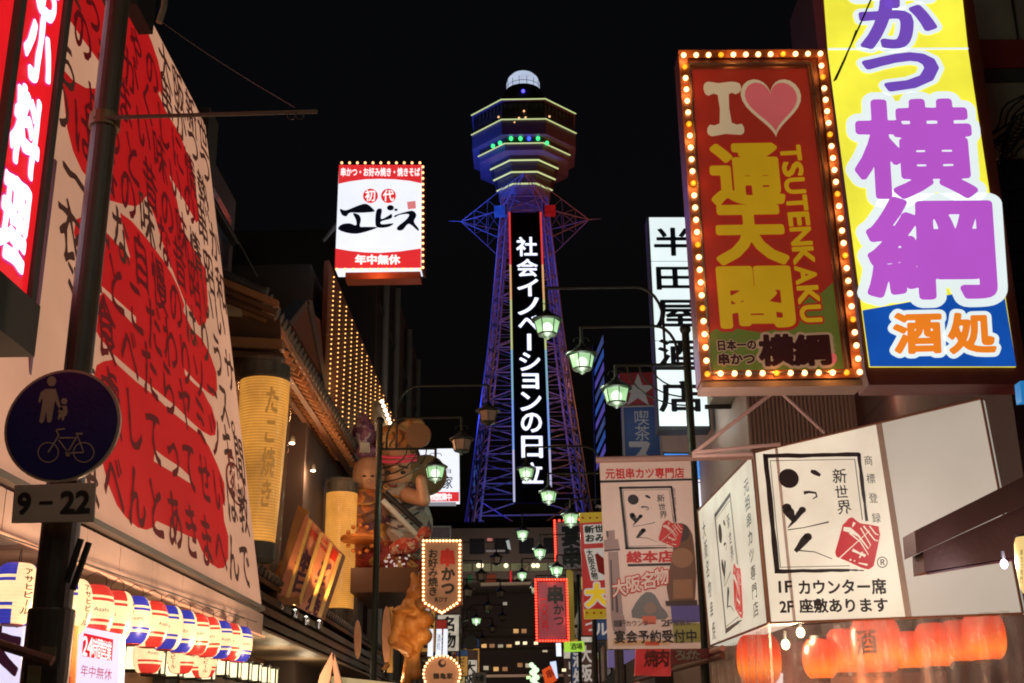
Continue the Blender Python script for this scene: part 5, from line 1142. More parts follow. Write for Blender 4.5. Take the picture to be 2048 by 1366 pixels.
def logo(par, P_, f, m_i, m_r, m_bg, amp=1.2, off=.004, u=1.0):
    """brush logo; f maps the front logo's pixels to this copy's pixels"""
    F_ = lambda L: [f(*p) for p in L]
    for q in ([(1526, 908), (1720, 905), (1722, 913), (1528, 917)], [(1526, 908), (1536, 908), (1560, 1144), (1550, 1146)], [(1714, 905), (1722, 908), (1737, 1042), (1731, 1042)], [(1550, 1138), (1700, 1138), (1700, 1143), (1550, 1147)], [(1690, 1139), (1728, 1140), (1728, 1142), (1690, 1142)]):
        shape(par, P_, F_(rough(q, 8, amp * .8)), m_i, off, 'frame_stroke')
    for q in ([(1540, 921), (1710, 918), (1710, 919.3), (1540, 922.3)], [(1540, 921), (1541.3, 921), (1562, 1134), (1560.6, 1134)], [(1709, 918), (1710.4, 918), (1726, 1040), (1724.4, 1040)], [(1560, 1134), (1700, 1131), (1700, 1132.2), (1560, 1135.2)]): shape(par, P_, F_(q), m_i, off, 'frame_line')
    for q in (ell(1578, 957, 20.5, 19, 20, .5), stroke([(1622, 942), (1630, 945), (1641, 951)], [3, 5, 3]), stroke([(1608, 986), (1618, 984), (1632, 986), (1634, 993), (1626, 998)], [3.5, 2.5, 2, 1.8, 1]),
              stroke([(1572, 1016), (1580, 1026), (1588, 1042)], [9, 10, 4]), stroke([(1606, 1019), (1598, 1028), (1590, 1040), (1576, 1056)], [6, 5.5, 4, .8]), stroke([(1576, 1060), (1610, 1055), (1658, 1044)], [1, .8, 1.4]), ell(1605, 1020, 7.5, 6.5, 12), ell(1574, 1015, 9.5, 8, 12),
              stroke([(1617, 1072), (1608, 1082), (1598, 1095), (1591, 1103)], [8, 8, 5.5, 4]), ell(1616, 1074, 8.5, 8, 12), stroke([(1598, 1101), (1630, 1104), (1665, 1118)], [1.2, .9, .7])):
        shape(par, P_, F_(q), m_i, off, 'brush_stroke')
    for ch, x, y, s_ in (('新', 1678, 952, 30), ('世', 1682, 984, 28), ('界', 1687, 1014, 30)):
        words(par, P_, ch, f(x - s_ / 2, y - s_ / 2 + 1), f(x + s_ / 2, y - s_ / 2), f(x - s_ / 2 + 3, y + s_ / 2), m_i, .008, off, res=50, brush=.014, split=True)
    shape(par, P_, F_(rough([(1697, 1038), (1706, 1035), (1713, 1041), (1722, 1047), (1758, 1053), (1761, 1068), (1748, 1132), (1738, 1139), (1722, 1135), (1674, 1114), (1671, 1104), (1686, 1050)], 2, amp * .7)), m_r, off + .003, 'seal')
    for q in (stroke([(1688, 1058), (1700, 1060), (1718, 1072), (1738, 1098), (1742, 1090), (1722, 1056)], [4, 5, 2, 1, 1, 1.2]), stroke([(1728, 1052), (1750, 1080), (1757, 1082)], [1.5, 1.2, 1]), stroke([(1740, 1052), (1752, 1068), (1758, 1070)], [1.2, 1.2, .8]), stroke([(1676, 1120), (1700, 1098), (1740, 1062)], [1, 1, .7]), stroke([(1700, 1066), (1722, 1084), (1738, 1110)], [1.5, 1.2, .8]),
              stroke([(1706, 1100), (1718, 1106), (1732, 1112)], [3, 2, 3]), stroke([(1726, 1104), (1720, 1116)], [1.5, 1.5]), ell(1702, 1120, 2.2, 2.2, 8), ell(1710, 1122, 1.6, 1.6, 8), stroke([(1718, 1126), (1736, 1130)], [1, 2]), stroke([(1710, 1045), (1706, 1054)], [3, 1])):
        shape(par, P_, F_(q), m_bg, off + .006, 'seal_line')
logo(cb_, FP, lambda x, y: (x, y), CB_I, CB_R, CBX)
for ch, x, y in (('商', 1736, 921), ('標', 1741, 957), ('登', 1746, 996), ('録', 1752, 1036)): words(cb_, FP, ch, (x - 9, y - 10), (x + 9, y - 10), (x - 7, y + 10), CB_I, 0, .005, split=True)
words(cb_, FP, 'Ⓡ', (1754, 1114), (1775, 1113), (1755, 1136), CB_I, .004, .005, fit=True)
word(cb_, FP, '1F', (1558, 1163), (1583, 1162), (1559, 1185), CB_I, .03, .005); words(cb_, FP, 'カウンター席', (1594, 1160), (1772, 1157), (1597, 1190), CB_I, .03, .005, res=50, split=True)
word(cb_, FP, '2F', (1560, 1203), (1586, 1202), (1561, 1225), CB_I, .03, .005); words(cb_, FP, '座敷あります', (1597, 1198), (1776, 1195), (1600, 1226), CB_I, .03, .005, res=50, split=True)
# side face: same logo, squeezed by the perspective of its plane
def fside(x, y):
    u = (x - 1526) / 212.; v = (y - 905) / 240.; a = LPn.at(1429, 1026); b = LPn.at(1464, 980); c = LPn.at(1448, 1268)
    p = a + (b - a) * u * 1.0 + (c - a) * v; return proj(p)
logo(cb_, LPn, fside, CB_I, CB_R, lit('cream side lightbox', (208, 200, 180), .72), .25)
def colside(s_, xy0, xy1, w_):
    a = LPn.at(*xy0); c = LPn.at(*xy1)
    for i, ch in enumerate(s_):
        p = a + (c - a) * (i + .5) / len(s_); mb = MB(); h_ = np.linalg.norm(c - a) / len(s_) * .86; glyph_at(mb, LPn, ch, p + LPn.n * .005, w_, h_, .008, 0, 44, .014); mb.build('character', CB_I, cb_)
colside('元祖串カツ専門店', (1492, 955), (1514, 1236), .27); colside('大阪名物串焼', (1407, 1040), (1430, 1282), .24)
point('box_light', (CX + .5, 9.3, 2.3), 2.5, (1, .75, .5), .1)
# ------------------------------------------------------------------ hanging banner
bn = thing('banner', 'large hanging vinyl banner with brush logo, red headings and tower picture', 'banner', tuple(PY(10.3).at(1300, 1100)))
BN = PY(10.25); BNW = mat('banner vinyl', lin((232, 205, 190)), .5, .06, scale=2, bump=.05); BNR = ink('banner red', (205, 40, 35)); BNI = ink('banner black', (35, 25, 28))
panel(bn, BN, [(1199, 920), (1381, 917), (1402, 1297), (1216, 1298)], BNW, .012, name='sheet')
MB().tube(BN.at(1192, 920), BN.at(1505, 913), .028, n=10).build('rod', STR_, bn)
words(bn, BN, '元祖串カツ専門店', (1210, 937), (1368, 935), (1211, 958), BNR, .03, .004, res=44, split=True)
shape(bn, BN, [(1200, 961), (1383, 957), (1384, 961), (1201, 966)], BNI, .004, 'line'); shape(bn, BN, [(1255, 1128), (1345, 1126), (1345, 1131), (1256, 1133)], BNI, .004, 'line')
logo(bn, BN, lambda x, y: (1238 + (x - 1526) * .545, 972 + (y - 905) * .525), BNI, BNR, BNW, .5)
words(bn, BN, '商標登録', (1343, 975), (1351, 975), (1346, 1050), ink('banner grey', (120, 100, 95)), 0, .004, vert=True)
words(bn, BN, '総本店', (1252, 1103), (1347, 1101), (1253, 1126), BNR, .04, .004, fit=False, res=44, split=True)
for ch, x, y in (('大', 1238, 1180), ('阪', 1266, 1172), ('名', 1295, 1165), ('物', 1322, 1157)):
    q = ((x - 14, y - 18), (x + 13, y - 22), (x - 12, y + 14)); words(bn, BN, ch, *q, BNR, .09, .005, fit=True, res=44, split=True); words(bn, BN, ch, *q, BNW, .025, .008, fit=True, res=50, split=True)
G1 = ink('banner grey tone', (165, 140, 135)); G2 = ink('banner dark tone', (90, 75, 75))
for q in ([(1213, 1062), (1229, 1060), (1230, 1078), (1214, 1080)], [(1207, 1080), (1236, 1078), (1240, 1100), (1210, 1104)], [(1216, 1104), (1236, 1103), (1246, 1230), (1222, 1232)], [(1222, 1232), (1248, 1230), (1252, 1262), (1226, 1262)]): shape(bn, BN, q, G1, .004, 'tower_picture')
for q in ([(1212, 1062), (1216, 1062), (1217, 1074), (1213, 1074)], [(1208, 1100), (1240, 1098), (1240, 1101), (1209, 1103)], [(1220, 1120), (1223, 1120), (1227, 1222), (1224, 1222)], [(1230, 1180), (1234, 1180), (1237, 1225), (1232, 1225)]): shape(bn, BN, q, G2, .006, 'tower_line')
WD1 = ink('picture brown', (110, 72, 48)); WD2 = ink('picture dark brown', (66, 44, 36)); WD3 = ink('picture tan', (150, 105, 70))
shape(bn, BN, [(1340, 1064), (1352, 1048), (1368, 1048), (1380, 1060), (1388, 1090), (1390, 1200), (1338, 1202), (1336, 1150), (1344, 1120), (1346, 1090)], WD1, .0045, 'statue_picture', smooth=2)
shape(bn, BN, ell(1362, 1066, 17, 18, 16), WD2, .006, 'statue_hair'); shape(bn, BN, ell(1364, 1116, 22, 20, 16), WD3, .006, 'statue_face'); shape(bn, BN, [(1346, 1160), (1384, 1158), (1386, 1196), (1346, 1198)], WD3, .006, 'statue_feet')
shape(bn, BN, [(1330, 1202), (1394, 1200), (1395, 1211), (1332, 1212)], WD2, .007, 'plinth_picture')
shape(bn, BN, [(1264, 1235), (1272, 1205), (1292, 1184), (1310, 1190), (1322, 1212), (1334, 1226), (1330, 1238)], ink('picture grey blue', (120, 120, 120)), .0045, 'hat_picture', smooth=2)
shape(bn, BN, ell(1300, 1217, 13, 12, 16), ink('picture face', (150, 125, 110)), .006, 'face_picture')
for q, c in (([(1341, 1212), (1398, 1210), (1400, 1244), (1344, 1246)], (92, 82, 150)), ([(1346, 1224), (1362, 1223), (1362, 1232), (1347, 1232)], (200, 60, 55)), ([(1372, 1222), (1398, 1218), (1398, 1230), (1372, 1232)], (200, 60, 55)), ([(1362, 1212), (1370, 1212), (1371, 1246), (1363, 1246)], (70, 62, 140)), ([(1345, 1247), (1400, 1246), (1401, 1284), (1348, 1286)], (150, 145, 70)), ([(1226, 1280), (1340, 1280), (1340, 1290), (1226, 1291)], (225, 180, 130)), ([(1290, 1283), (1318, 1283), (1318, 1291), (1290, 1291)], (215, 85, 50)), ([(1284, 1232), (1312, 1232), (1312, 1248), (1286, 1248)], (215, 110, 80))):
    shape(bn, BN, q, ink('banner tint %d%d%d' % c, c), .0035 + .0015 * random.random(), 'tint_block')
words(bn, BN, '1Fカウンター', (1228, 1241), (1308, 1240), (1229, 1253), G2, .01, .009); words(bn, BN, '2F座敷あり', (1322, 1240), (1394, 1239), (1323, 1252), G2, .01, .009)
words(bn, BN, '宴会予約受付中', (1227, 1261), (1394, 1259), (1228, 1287), BNI, .02, .010, res=44, split=True)
point('banner_fill', (1.0, 8.4, 3.4), 27, (1, .82, .74), .4)  # unseen fill lamp added to brighten the banner
# ------------------------------------------------------------------ vinyl curtain and red lanterns
def curtain(name, label, A, B, z0, z1, nrm, m, seed, n=90, mz=14, amp=.025):
    rd_ = random.Random(seed); ph = [rd_.uniform(0, 6.28) for _ in range(6)]; V = []; F = []
    for i in range(n + 1):
        for j in range(mz + 1):
            t = i / n; h_ = j / mz; p = np.array(A) + (np.array(B) - np.array(A)) * t
            L_ = np.linalg.norm(np.array(B) - np.array(A)); x = t * L_
            d = amp * (math.sin(x * 17 + ph[0] + .8 * math.sin(h_ * 2)) + .6 * math.sin(x * 31 + ph[1] + h_ * 1.5) + .4 * math.sin(x * 53 + ph[2]) + .5 * math.sin(x * 9 + h_ * 5 + ph[3])) * (1 - .55 * h_)
            V.append((p[0] + nrm[0] * d, p[1] + nrm[1] * d, z0 + (z1 - z0) * h_))
    for i in range(n):
        for j in range(mz): a = i * (mz + 1) + j; F.append((a, a + mz + 1, a + mz + 2, a + 1))
    me = bpy.data.meshes.new(name); me.from_pydata(V, [], F); me.materials.append(m); me.polygons.foreach_set('use_smooth', [True] * len(F)); o = link(name, me, None); return tagged(o, label, 'curtain')
VIN = clearmat('clear vinyl', (.9, .74, .66), .27, .13, .8, 5)
zt_ = float(FP.at(1541, 1250)[2]) - .02
c0 = FP.at(1541, 1250); c1 = FP.at(2046, 1235)
curtain('vinyl_curtain', 'clear crinkled vinyl curtain under the front of the corner lightbox', (c0[0], c0[1], 0), (c1[0], c1[1], 0), .9, zt_, nn, VIN, 3)
l0 = LPn.at(1425, 1296); curtain('vinyl_curtain', 'clear vinyl curtain hanging under the narrow side of the corner lightbox', (c0[0], c0[1], 0), (l0[0], l0[1], 0), .9, zt_ + .02, (-1, 0), VIN, 8)
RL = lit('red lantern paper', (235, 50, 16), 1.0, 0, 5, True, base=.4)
def bulb_glow_grad(m):  # glow of an inner bulb painted into the emission by height
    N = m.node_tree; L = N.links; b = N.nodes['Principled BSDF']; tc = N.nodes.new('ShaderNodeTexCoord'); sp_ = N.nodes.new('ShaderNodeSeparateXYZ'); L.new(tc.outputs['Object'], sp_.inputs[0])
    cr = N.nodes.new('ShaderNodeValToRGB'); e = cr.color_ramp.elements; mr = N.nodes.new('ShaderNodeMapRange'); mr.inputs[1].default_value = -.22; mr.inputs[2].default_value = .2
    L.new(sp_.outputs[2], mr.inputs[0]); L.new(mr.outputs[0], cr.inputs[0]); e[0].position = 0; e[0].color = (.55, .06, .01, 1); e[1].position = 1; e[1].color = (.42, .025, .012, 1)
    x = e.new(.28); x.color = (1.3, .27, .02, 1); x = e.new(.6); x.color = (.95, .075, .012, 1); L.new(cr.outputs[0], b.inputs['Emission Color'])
bulb_glow_grad(RL); RLI = lit('dark lantern ink', (70, 25, 15), .5, 0)
def redlant(px, py, dback, rpx, l, ch=None):
    d_ = ray(px, py); base = Plane(np.array([CX, 10.4, 0]) - nn * dback, nn, dd, (0, 0, 1)); c = base.at(px, py); r = rpx / FPX * c[1] * .98
    t = thing('red_lantern', l, 'lantern', c, 'red paper lanterns behind the vinyl curtains')
    pr = []
    for k in range(19):
        tt = k / 18; rr = r * (1 - abs(2 * tt - 1) ** 2.6) ** .5 * .62 + r * .38; pr += [(rr * .975, (tt - .5) * r * 2.3 - .004), (rr, (tt - .5) * r * 2.3 + .006)]
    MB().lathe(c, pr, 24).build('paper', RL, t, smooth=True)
    for z in (-1.17, 1.17): MB().lathe(c + np.array([0, 0, z * r]), [(r * .5, -.018), (r * .5, .018)], 18).build('rim', BLACK, t)
    if ch:
        mb = MB(); V2, F2 = glyph(ch, .02, 40); P = []
        for x, y in V2:
            a = math.atan2(nn[1], nn[0]) + (x - .5) * .9; rr = r * 1.02; P.append((c[0] + rr * math.cos(a), c[1] + rr * math.sin(a), c[2] + (y - .35) * r * 1.0))
        mb.add(P, F2); mb.build('character', RLI, t)
for a in ((1518, 1318, 1.4, 44, 'red lantern behind the side vinyl curtain, left of the two bare bulbs'), (1640, 1318, .35, 34, 'first red lantern right of the two bare bulbs'), (1690, 1302, .55, 38, 'second red lantern right of the bare bulbs, in front of the darker gap'), (1752, 1288, .30, 50, 'large red lantern bearing 酒 behind the vinyl', '酒'),
          (1818, 1300, .6, 32, 'small orange red lantern just right of the 酒 lantern'), (1868, 1290, .45, 38, 'second red lantern right of the 酒 lantern'), (1918, 1282, .6, 36, 'red lantern next to the last one behind the vinyl'), (1968, 1272, .35, 42, 'last red lantern at the right end, brightest at its base')): redlant(*a)
BB_ = lit('bare bulb glow', (255, 235, 170), 9, 0)
for (px, py, l) in ((1571, 1289, 'lower left bare bulb glowing behind the vinyl'), (1601, 1265, 'upper right bare bulb glowing behind the vinyl')):
    p = Plane(np.array([CX, 10.4, 0]) - nn * .25, nn, dd, (0, 0, 1)).at(px, py); t = thing('bare_bulb', l, 'bulb', p, 'bare bulbs behind the vinyl')
    MB().ball(p, .036, 12, 8, (1, 1, 1.2)).build('glass', BB_, t); MB().tube(p + np.array([0, 0, .04]), p + np.array([0, 0, .11]), .016, n=10).build('socket', BLACK, t); point('bulb_light', p + np.array([0, -.08, 0]), 7, (1, .8, .5), .05)
for x in (2.6, 3.4): point('lantern_glow', (x, 10.2 - (x - 2) * .5, 2.0), 5, (1, .25, .06), .2)
iw = MB().box((2.2, 12.4, 0), (6.5, 12.5, 2.55)).build('back_wall', mat('shop interior wall', (.45, .20, .15), .7)); tagged(iw, 'reddish shop interior wall glimpsed behind the vinyl curtain', 'wall')
for i, (x0, x1) in enumerate(((1515, 1530), (1536, 1550), (1553, 1566))):
    o = panel(None, PY(12.0), [(x0, 1348), (x1, 1346), (x1, 1400), (x0, 1400)], lit('white paper lit', (255, 240, 240), 1.0), .01, name='paper_slip'); tagged(o, ['left', 'middle', 'right'][i] + ' white paper slip low behind the side vinyl curtain', 'paper slip', 'white paper slips behind the vinyl')
# ------------------------------------------------------------------ brown awning beam, bare bulb and lantern at right edge
aw2 = thing('awning', 'dark brown boxed awning beam jutting in from the right over the corner lightbox', 'awning', tuple(PY(6.5).at(1950, 1060)))
AWM = mat('brown awning paint', (.16, .065, .045), .42, .15, scale=3); AP = PY(6.6)
panel(aw2, AP, [(1829, 1062), (2120, 916), (2120, 975), (1833, 1108)], AWM, .22, name='top_fascia')
panel(aw2, AP, [(1850, 1101), (2120, 978), (2120, 1100), (1853, 1142)], AWM, .2, -.03, 'lower_fascia')
MB().slab([PY(6.6).at(1853, 1146), PY(6.6).at(2120, 1102), PY(7.6).at(2120, 1102), PY(7.6).at(1858, 1146)], (0, 0, 1), .01).build('soffit', mat('awning soffit', (.22, .06, .06), .45), aw2)
bp_ = PY(6.3).at(2008, 1128); bl = thing('bare_bulb', 'single violet-white bare bulb under the brown awning at right', 'bulb', bp_)
MB().ball(bp_, .018, 12, 8, (1, 1, 1.35)).build('glass', lit('violet white bulb', (235, 215, 255), 8, 0), bl); MB().tube(bp_ + np.array([0, 0, .022]), bp_ + np.array([0, 0, .065]), .011, n=10).build('socket', BLACK, bl); point('bulb_light', bp_ + np.array([0, -.06, 0]), 2.2, (.95, .85, 1), .03)
yl = thing('yellow_lantern', 'pale yellow paper lantern with small writing, cut off by the right edge', 'lantern', tuple(PY(6.2).at(2056, 1130))); cL = PY(6.2).at(2060, 1130)
MB().lathe(cL, [(.05, -.14), (.062, -.11), (.068, 0), (.062, .11), (.05, .14)], 20).build('paper', lit('pale yellow lantern', (240, 205, 130), .95, .05), yl, smooth=True)
for z in (-.145, .145): MB().lathe(cL + np.array([0, 0, z]), [(.05, -.006), (.05, .006)], 18).build('rim', BLACK, yl)
words(yl, PY(6.13), '串カツ専門', (2040, 1098), (2046, 1098), (2040, 1166), KI, 0, .0, vert=True)
# ------------------------------------------------------------------ buildings behind on the right
rb = thing('shop_building', 'brown sided shop building behind the corner lightbox with duct and pipes', 'building', (5, 15, 0))
SID = mat('brown siding', (.34, .24, .20), .7, .2, scale=3)
MB().box((2.75, 14.6, 0), (9, 24, 8.2)).build('wall', SID, rb)
for i in range(26): MB().box((2.76 + i * .05, 14.565, 3.2), (2.785 + i * .05, 14.6, 8.1)).build('siding_rib', SID, rb)
MB().box((4.15, 14.5, 3.2), (5.2, 14.6, 8.1)).build('ochre_panel', mat('ochre wall', (.34, .15, .05), .7), rb)
MB().tube((4.75, 14.2, 4.6), (4.75, 14.2, 9), .19, n=18).build('duct', mat('grey duct', (.26, .22, .22), .5, .5), rb)
for x, r_ in ((5.35, .05), (5.5, .03), (6.3, .04)): MB().tube((x, 14.3, 2), (x, 14.3, 9), r_, n=8).build('pipe', mat('pale pipe', (.4, .33, .28), .5), rb)
for x in (4.30, 4.42): MB().box((x - .045, 14.44, 5.75), (x + .045, 14.5, 5.86)).build('socket_box', mat('tan box', (.5, .3, .18), .6), rb)
MB().box((5.6, 14.4, 3), (7.0, 14.6, 8.1)).build('dark_panel', WALLD, rb)
point('building_fill', (4.0, 13.0, 5.2), 4, (1, .55, .35), .3)  # added fill without a fixture, brightens the siding
# small green lamp and amber sparks glimpsed under the yellow sign
o = MB().tube(PY(14).at(1833, 786), PY(14.1).at(1833, 786), .09, .04, 14).build('green_lamp', lit('pale green lamp', (190, 240, 190), 1.3, 0)); tagged(o, 'small pale green lamp peeping out below the yellow sign', 'lamp')
sp = MB()
for i in range(22): sp.ball(PY(14).at(1848 + random.random() * 50, 772 + random.random() * 40), .014 + .008 * random.random(), 6, 4)
sp = sp.build('fairy_light', lit('amber spark', (255, 120, 20), 2, 0)); sp['kind'] = 'stuff'; tagged(sp, 'cluster of amber fairy lights below the yellow sign', 'fairy lights')
# tall building at top right with red band, beige panels and cable bundle
tb = thing('shop_building', 'dark maroon and beige facade with red band at top right edge', 'building', (6, 9.9, 0))
P9 = PY(9.9); BEI = mat('beige facade panel', (.36, .27, .20), .7, .2, scale=2)
a = P9.at(1990, 700); MB().box((float(P9.at(2010, 700)[0]), 9.9, 0), (12, 16, 12)).build('wall', mat('dark maroon wall', (.06, .022, .022), .7), tb)
MB().box((float(P9.at(1912, 0)[0]), 9.95, 5.3), (float(P9.at(2010, 700)[0]) - .01, 14.5, 12)).build('wall', mat('dark maroon wall', (.06, .022, .022), .7), tb)
for q in ([(1928, -30), (2012, -30), (2030, 84), (1936, 86)], [(2022, -30), (2080, -30), (2090, 84), (2038, 86)], [(1955, 172), (2090, 170), (2100, 318), (1984, 322)]): panel(tb, P9, q, BEI, .04, .05, 'beige_panel')
panel(tb, P9, [(1936, 88), (2090, 86), (2100, 140), (1944, 142)], mat('red band', (.30, .03, .025), .5), .05, .06, 'red_band')
panel(tb, P9, [(1945, 144), (2100, 142), (2100, 168), (1953, 170)], WALLD, .04, .05, 'dark_band')
for i in range(7):
    y = 330 + i * 60; panel(tb, P9, [(1990 + i * 4, y), (2100, y - 2), (2100, y + 52), (1994 + i * 5, y + 54)], mat('night window', (.025, .02, .03), .3), .03, .05, 'window')
cbn = thing('cable_bundle', 'tangled bundle of black cables hanging on the beige facade at the right edge', 'cables', tuple(P9.at(2010, 250)))
for k in range(9):
    x0, y0 = 2060, 150 + k * 14; P = [PY(9.7).at(x0 - t * (86 - k * 4) + 8 * math.sin(t * 9 + k), y0 + 20 + t * (95 - k * 6) + 6 * math.cos(t * 7 + 2 * k)) for t in np.linspace(0, 1, 10)]
    P += [PY(9.7).at(1985 + k * 5 + t * 50, 290 - k * 8 + 22 * math.sin(t * 3) - 8 * t) for t in np.linspace(.1, 1, 6)]
    MB().line(P, .009, 5).build('cable', BLACK, cbn)
# blue screen edge at far right, blue and white small sign behind banner
o = panel(None, PY(8), [(2040, 762), (2070, 760), (2074, 800), (2044, 802)], lit('blue edge', (40, 130, 200), .7), .1, name='blue_sign'); tagged(o, 'thin slice of a blue lit sign at the right edge below the yellow sign', 'sign')
bw = thing('lightbox_sign', 'blue and white lit beer sign peeking between banner and corner lightbox', 'sign', tuple(PY(19).at(1410, 980))); P_ = PY(19)
panel(bw, P_, [(1326, 904), (1424, 906), (1436, 1060), (1336, 1060)], BLACK, .2, name='case')
panel(bw, P_, [(1328, 908), (1421, 909), (1426, 958), (1332, 958)], lit('sky blue print', (70, 150, 240), .95), .02, .03, 'face'); panel(bw, P_, [(1334, 960), (1426, 960), (1432, 1045), (1340, 1045)], LWB, .02, .03, 'face')
words(bw, P_, '生', (1398, 926), (1420, 926), (1400, 956), WHITE_T, .05, .04, fit=True); words(bw, P_, 'ビール', (1380, 958), (1424, 958), (1380, 974), REDINK, .02, .04)
# right row of dark facades further down
for (x0, y0, x1, y1, h_, l) in ((2.45, 24.5, 10, 40, 7.0, 'dark right side shop block behind the lamp posts'), (2.5, 40.5, 10, 73, 8, 'farther dark right side block ending at the overpass')):
    t = thing('dark_building', l, 'building', ((x0 + x1) / 2, (y0 + y1) / 2, 0)); MB().box((x0, y0, 0), (x1, y1, h_)).build('wall', DW, t)
    for i in range(5):
        for z in (3.6, 5.4): MB().box((x0 - .04, y0 + .6 + i * 3, z), (x0, y0 + 2.2 + i * 3, z + 1.1)).build('window', lit('dim warm window', (90, 60, 36), .5, .5, 2) if (i + int(z)) % 3 == 0 else mat('dark glass', (.02, .02, .03), .1), t)
# ------------------------------------------------------------------ far right signs
def bsign(label, P_, q, face, bulbm, bc, n, r=.035, off=.06):
    t = thing('bulb_sign', label, 'sign', tuple(P_.at(*q[0]))); panel(t, P_, q, mat('dark red case', (.12, .02, .015), .6), .2, name='case')
    c = (sum(p[0] for p in q) / 4, sum(p[1] for p in q) / 4); k = .90
    panel(t, P_, [(c[0] + (p[0] - c[0]) * .86, c[1] + (p[1] - c[1]) * .93) for p in q], face, .01, .012, 'face'); pts = []
    for i in range(4):
        a, b = q[i], q[(i + 1) % 4]; m_ = n[i]
        if m_: pts += lerp(P_.at(*a, off), P_.at(*b, off), m_)[:-1]
    bulbs(t, pts, r, [bulbm], lambda i: 0); return t
P30 = PY(30); k1 = bsign('red bulb-edged sign 串かつ with price, in the middle of the lane', P30, [(1071, 1160), (1133, 1160), (1137, 1282), (1074, 1282)], lit('pinkish sheet', (150, 70, 85), .4, .2), BR, 0, (12, 22, 12, 22), .03)
words(k1, P30, '串', (1096, 1172), (1124, 1172), (1097, 1206), KI, .05, .02, fit=True); words(k1, P30, 'かつ', (1106, 1208), (1128, 1208), (1107, 1252), KI, .03, .02, vert=True); words(k1, P30, '一〇〇円', (1081, 1190), (1095, 1190), (1083, 1262), REDINK, .02, .02, vert=True)
for (x, y) in ((1071, 1200), (1104, 1160), (1104, 1284), (1135, 1240)): point('sign_light', P30.at(x, y, .3), 2.5, (1, .08, .05), .1)
P34 = PY(34); k2 = bsign('red bulb-edged grey sign with bold black writing behind the third lamp trio', P34, [(1109, 1042), (1166, 1040), (1172, 1140), (1112, 1142)], lit('grey sheet', (110, 95, 95), .35, .2), BR, 0, (7, 0, 0, 20), .034)
words(k2, P34, '宴串', (1122, 1050), (1162, 1050), (1124, 1134), KI, .05, .02, vert=True, brush=.01)
yp = panel(None, PY(32), [(1133, 1140), (1146, 1140), (1150, 1280), (1136, 1280)], lit('olive board', (130, 105, 30), .45), .15, name='yellow_board'); tagged(yp, 'narrow olive yellow vertical board right of the red-bulbed 串かつ sign', 'sign')
P20 = PY(20.5); yb2 = thing('banner_sign', 'red and yellow vertical sign 新世界 with big yellow character, behind the hanging banner', 'sign', tuple(P20.at(1190, 1130)))
panel(yb2, P20, [(1160, 1044), (1232, 1040), (1244, 1222), (1168, 1222)], lit('red sheet dim', (165, 28, 30), .62), .15, name='board')
for q in ([(1158, 1026), (1232, 1023), (1233, 1042), (1160, 1046)], [(1168, 1218), (1244, 1218), (1246, 1236), (1169, 1237)]): panel(yb2, P20, q, lit('mustard sheet', (175, 140, 20), .6), .15, .01, 'end_strip')
for i in range(5): 
    for y in (1036, 1226): shape(yb2, P20, ell(1166 + i * 14 + (8 if y > 1100 else 0), y, 2.4, 2.2, 8), REDINK, .02, 'dot')
WT2 = lit('dim white print', (200, 185, 175), .6, 0)
panel(yb2, P20, [(1166, 1050), (1232, 1047), (1234, 1084), (1169, 1088)], WT2, .004, .01, 'white_patch'); panel(yb2, P20, [(1168, 1098), (1232, 1094), (1238, 1158), (1182, 1162)], WT2, .004, .01, 'white_patch')
words(yb2, P20, '新世界', (1168, 1052), (1228, 1049), (1169, 1067), KI, .05, .02); words(yb2, P20, 'おみや', (1169, 1069), (1229, 1066), (1170, 1085), KI, .05, .02); words(yb2, P20, '大阪名物', (1171, 1099), (1184, 1098), (1184, 1160), KI, .03, .02, vert=True)
shape(yb2, P20, stroke([(1192, 1108), (1200, 1120), (1204, 1140), (1216, 1150)], [3, 8, 9, 4]), REDINK, .02, 'picture')
words(yb2, P20, '大', (1172, 1170), (1214, 1168), (1174, 1212), WT2, .13, .02, fit=True); words(yb2, P20, '大', (1172, 1170), (1214, 1168), (1174, 1212), lit('yellow character', (205, 165, 25), .8, 0), .06, .03, fit=True)
for i, (x, y) in enumerate([(968, 1292), (984, 1292), (1001, 1293), (1018, 1293), (1040, 1330), (1056, 1331), (992, 1338), (1010, 1338), (972, 1336), (1032, 1262), (1048, 1262), (1090, 1300)]):
    P_ = PY(79.9); o = MB().slab([P_.at(x - 5, y - 4), P_.at(x + 5, y - 4), P_.at(x + 5, y + 4), P_.at(x - 5, y + 4)], (0, -1, 0), .05).build('lit_window', lit('far window %d' % (i % 3), ((225, 170, 100), (180, 120, 70), (205, 190, 160))[i % 3], (.8, .5, .6)[i % 3], .4, 2), None); tagged(o, 'small lit window low in the dark wall closing the lane', 'window', 'lit windows at the end of the lane')
# low right clutter under the banner
def sgn(label, y, q, m_, txt=None, tq=None, tm=None, w=.02, cat='sign', name='shop_sign', vert=False, th=.1):
    P_ = PY(y); t = thing(name, label, cat, tuple(P_.at(*q[0]))); panel(t, P_, q, m_, th, name='board')
    if txt: words(t, P_, txt, *tq, tm, w, .012, vert=vert, fit=True, res=34)
    return t
sgn('small yellow-green lit shop sign below the red-bulbed sign', 29, [(1128, 1284), (1168, 1282), (1170, 1302), (1129, 1304)], lit('lime lightbox', (165, 215, 60), .9), '酒場', ((1140, 1287), (1164, 1286), (1141, 1300)), KI)
sgn('narrow white lit sign left of the lime sign', 28.5, [(1112, 1286), (1122, 1286), (1123, 1312), (1113, 1312)], LWB)
sgn('tilted orange paper sign low in the middle of the lane', 26, [(1084, 1340), (1102, 1330), (1114, 1360), (1092, 1374)], lit('orange sheet', (225, 80, 25), .75), '串', ((1090, 1343), (1102, 1337), (1097, 1358)), REDINK)
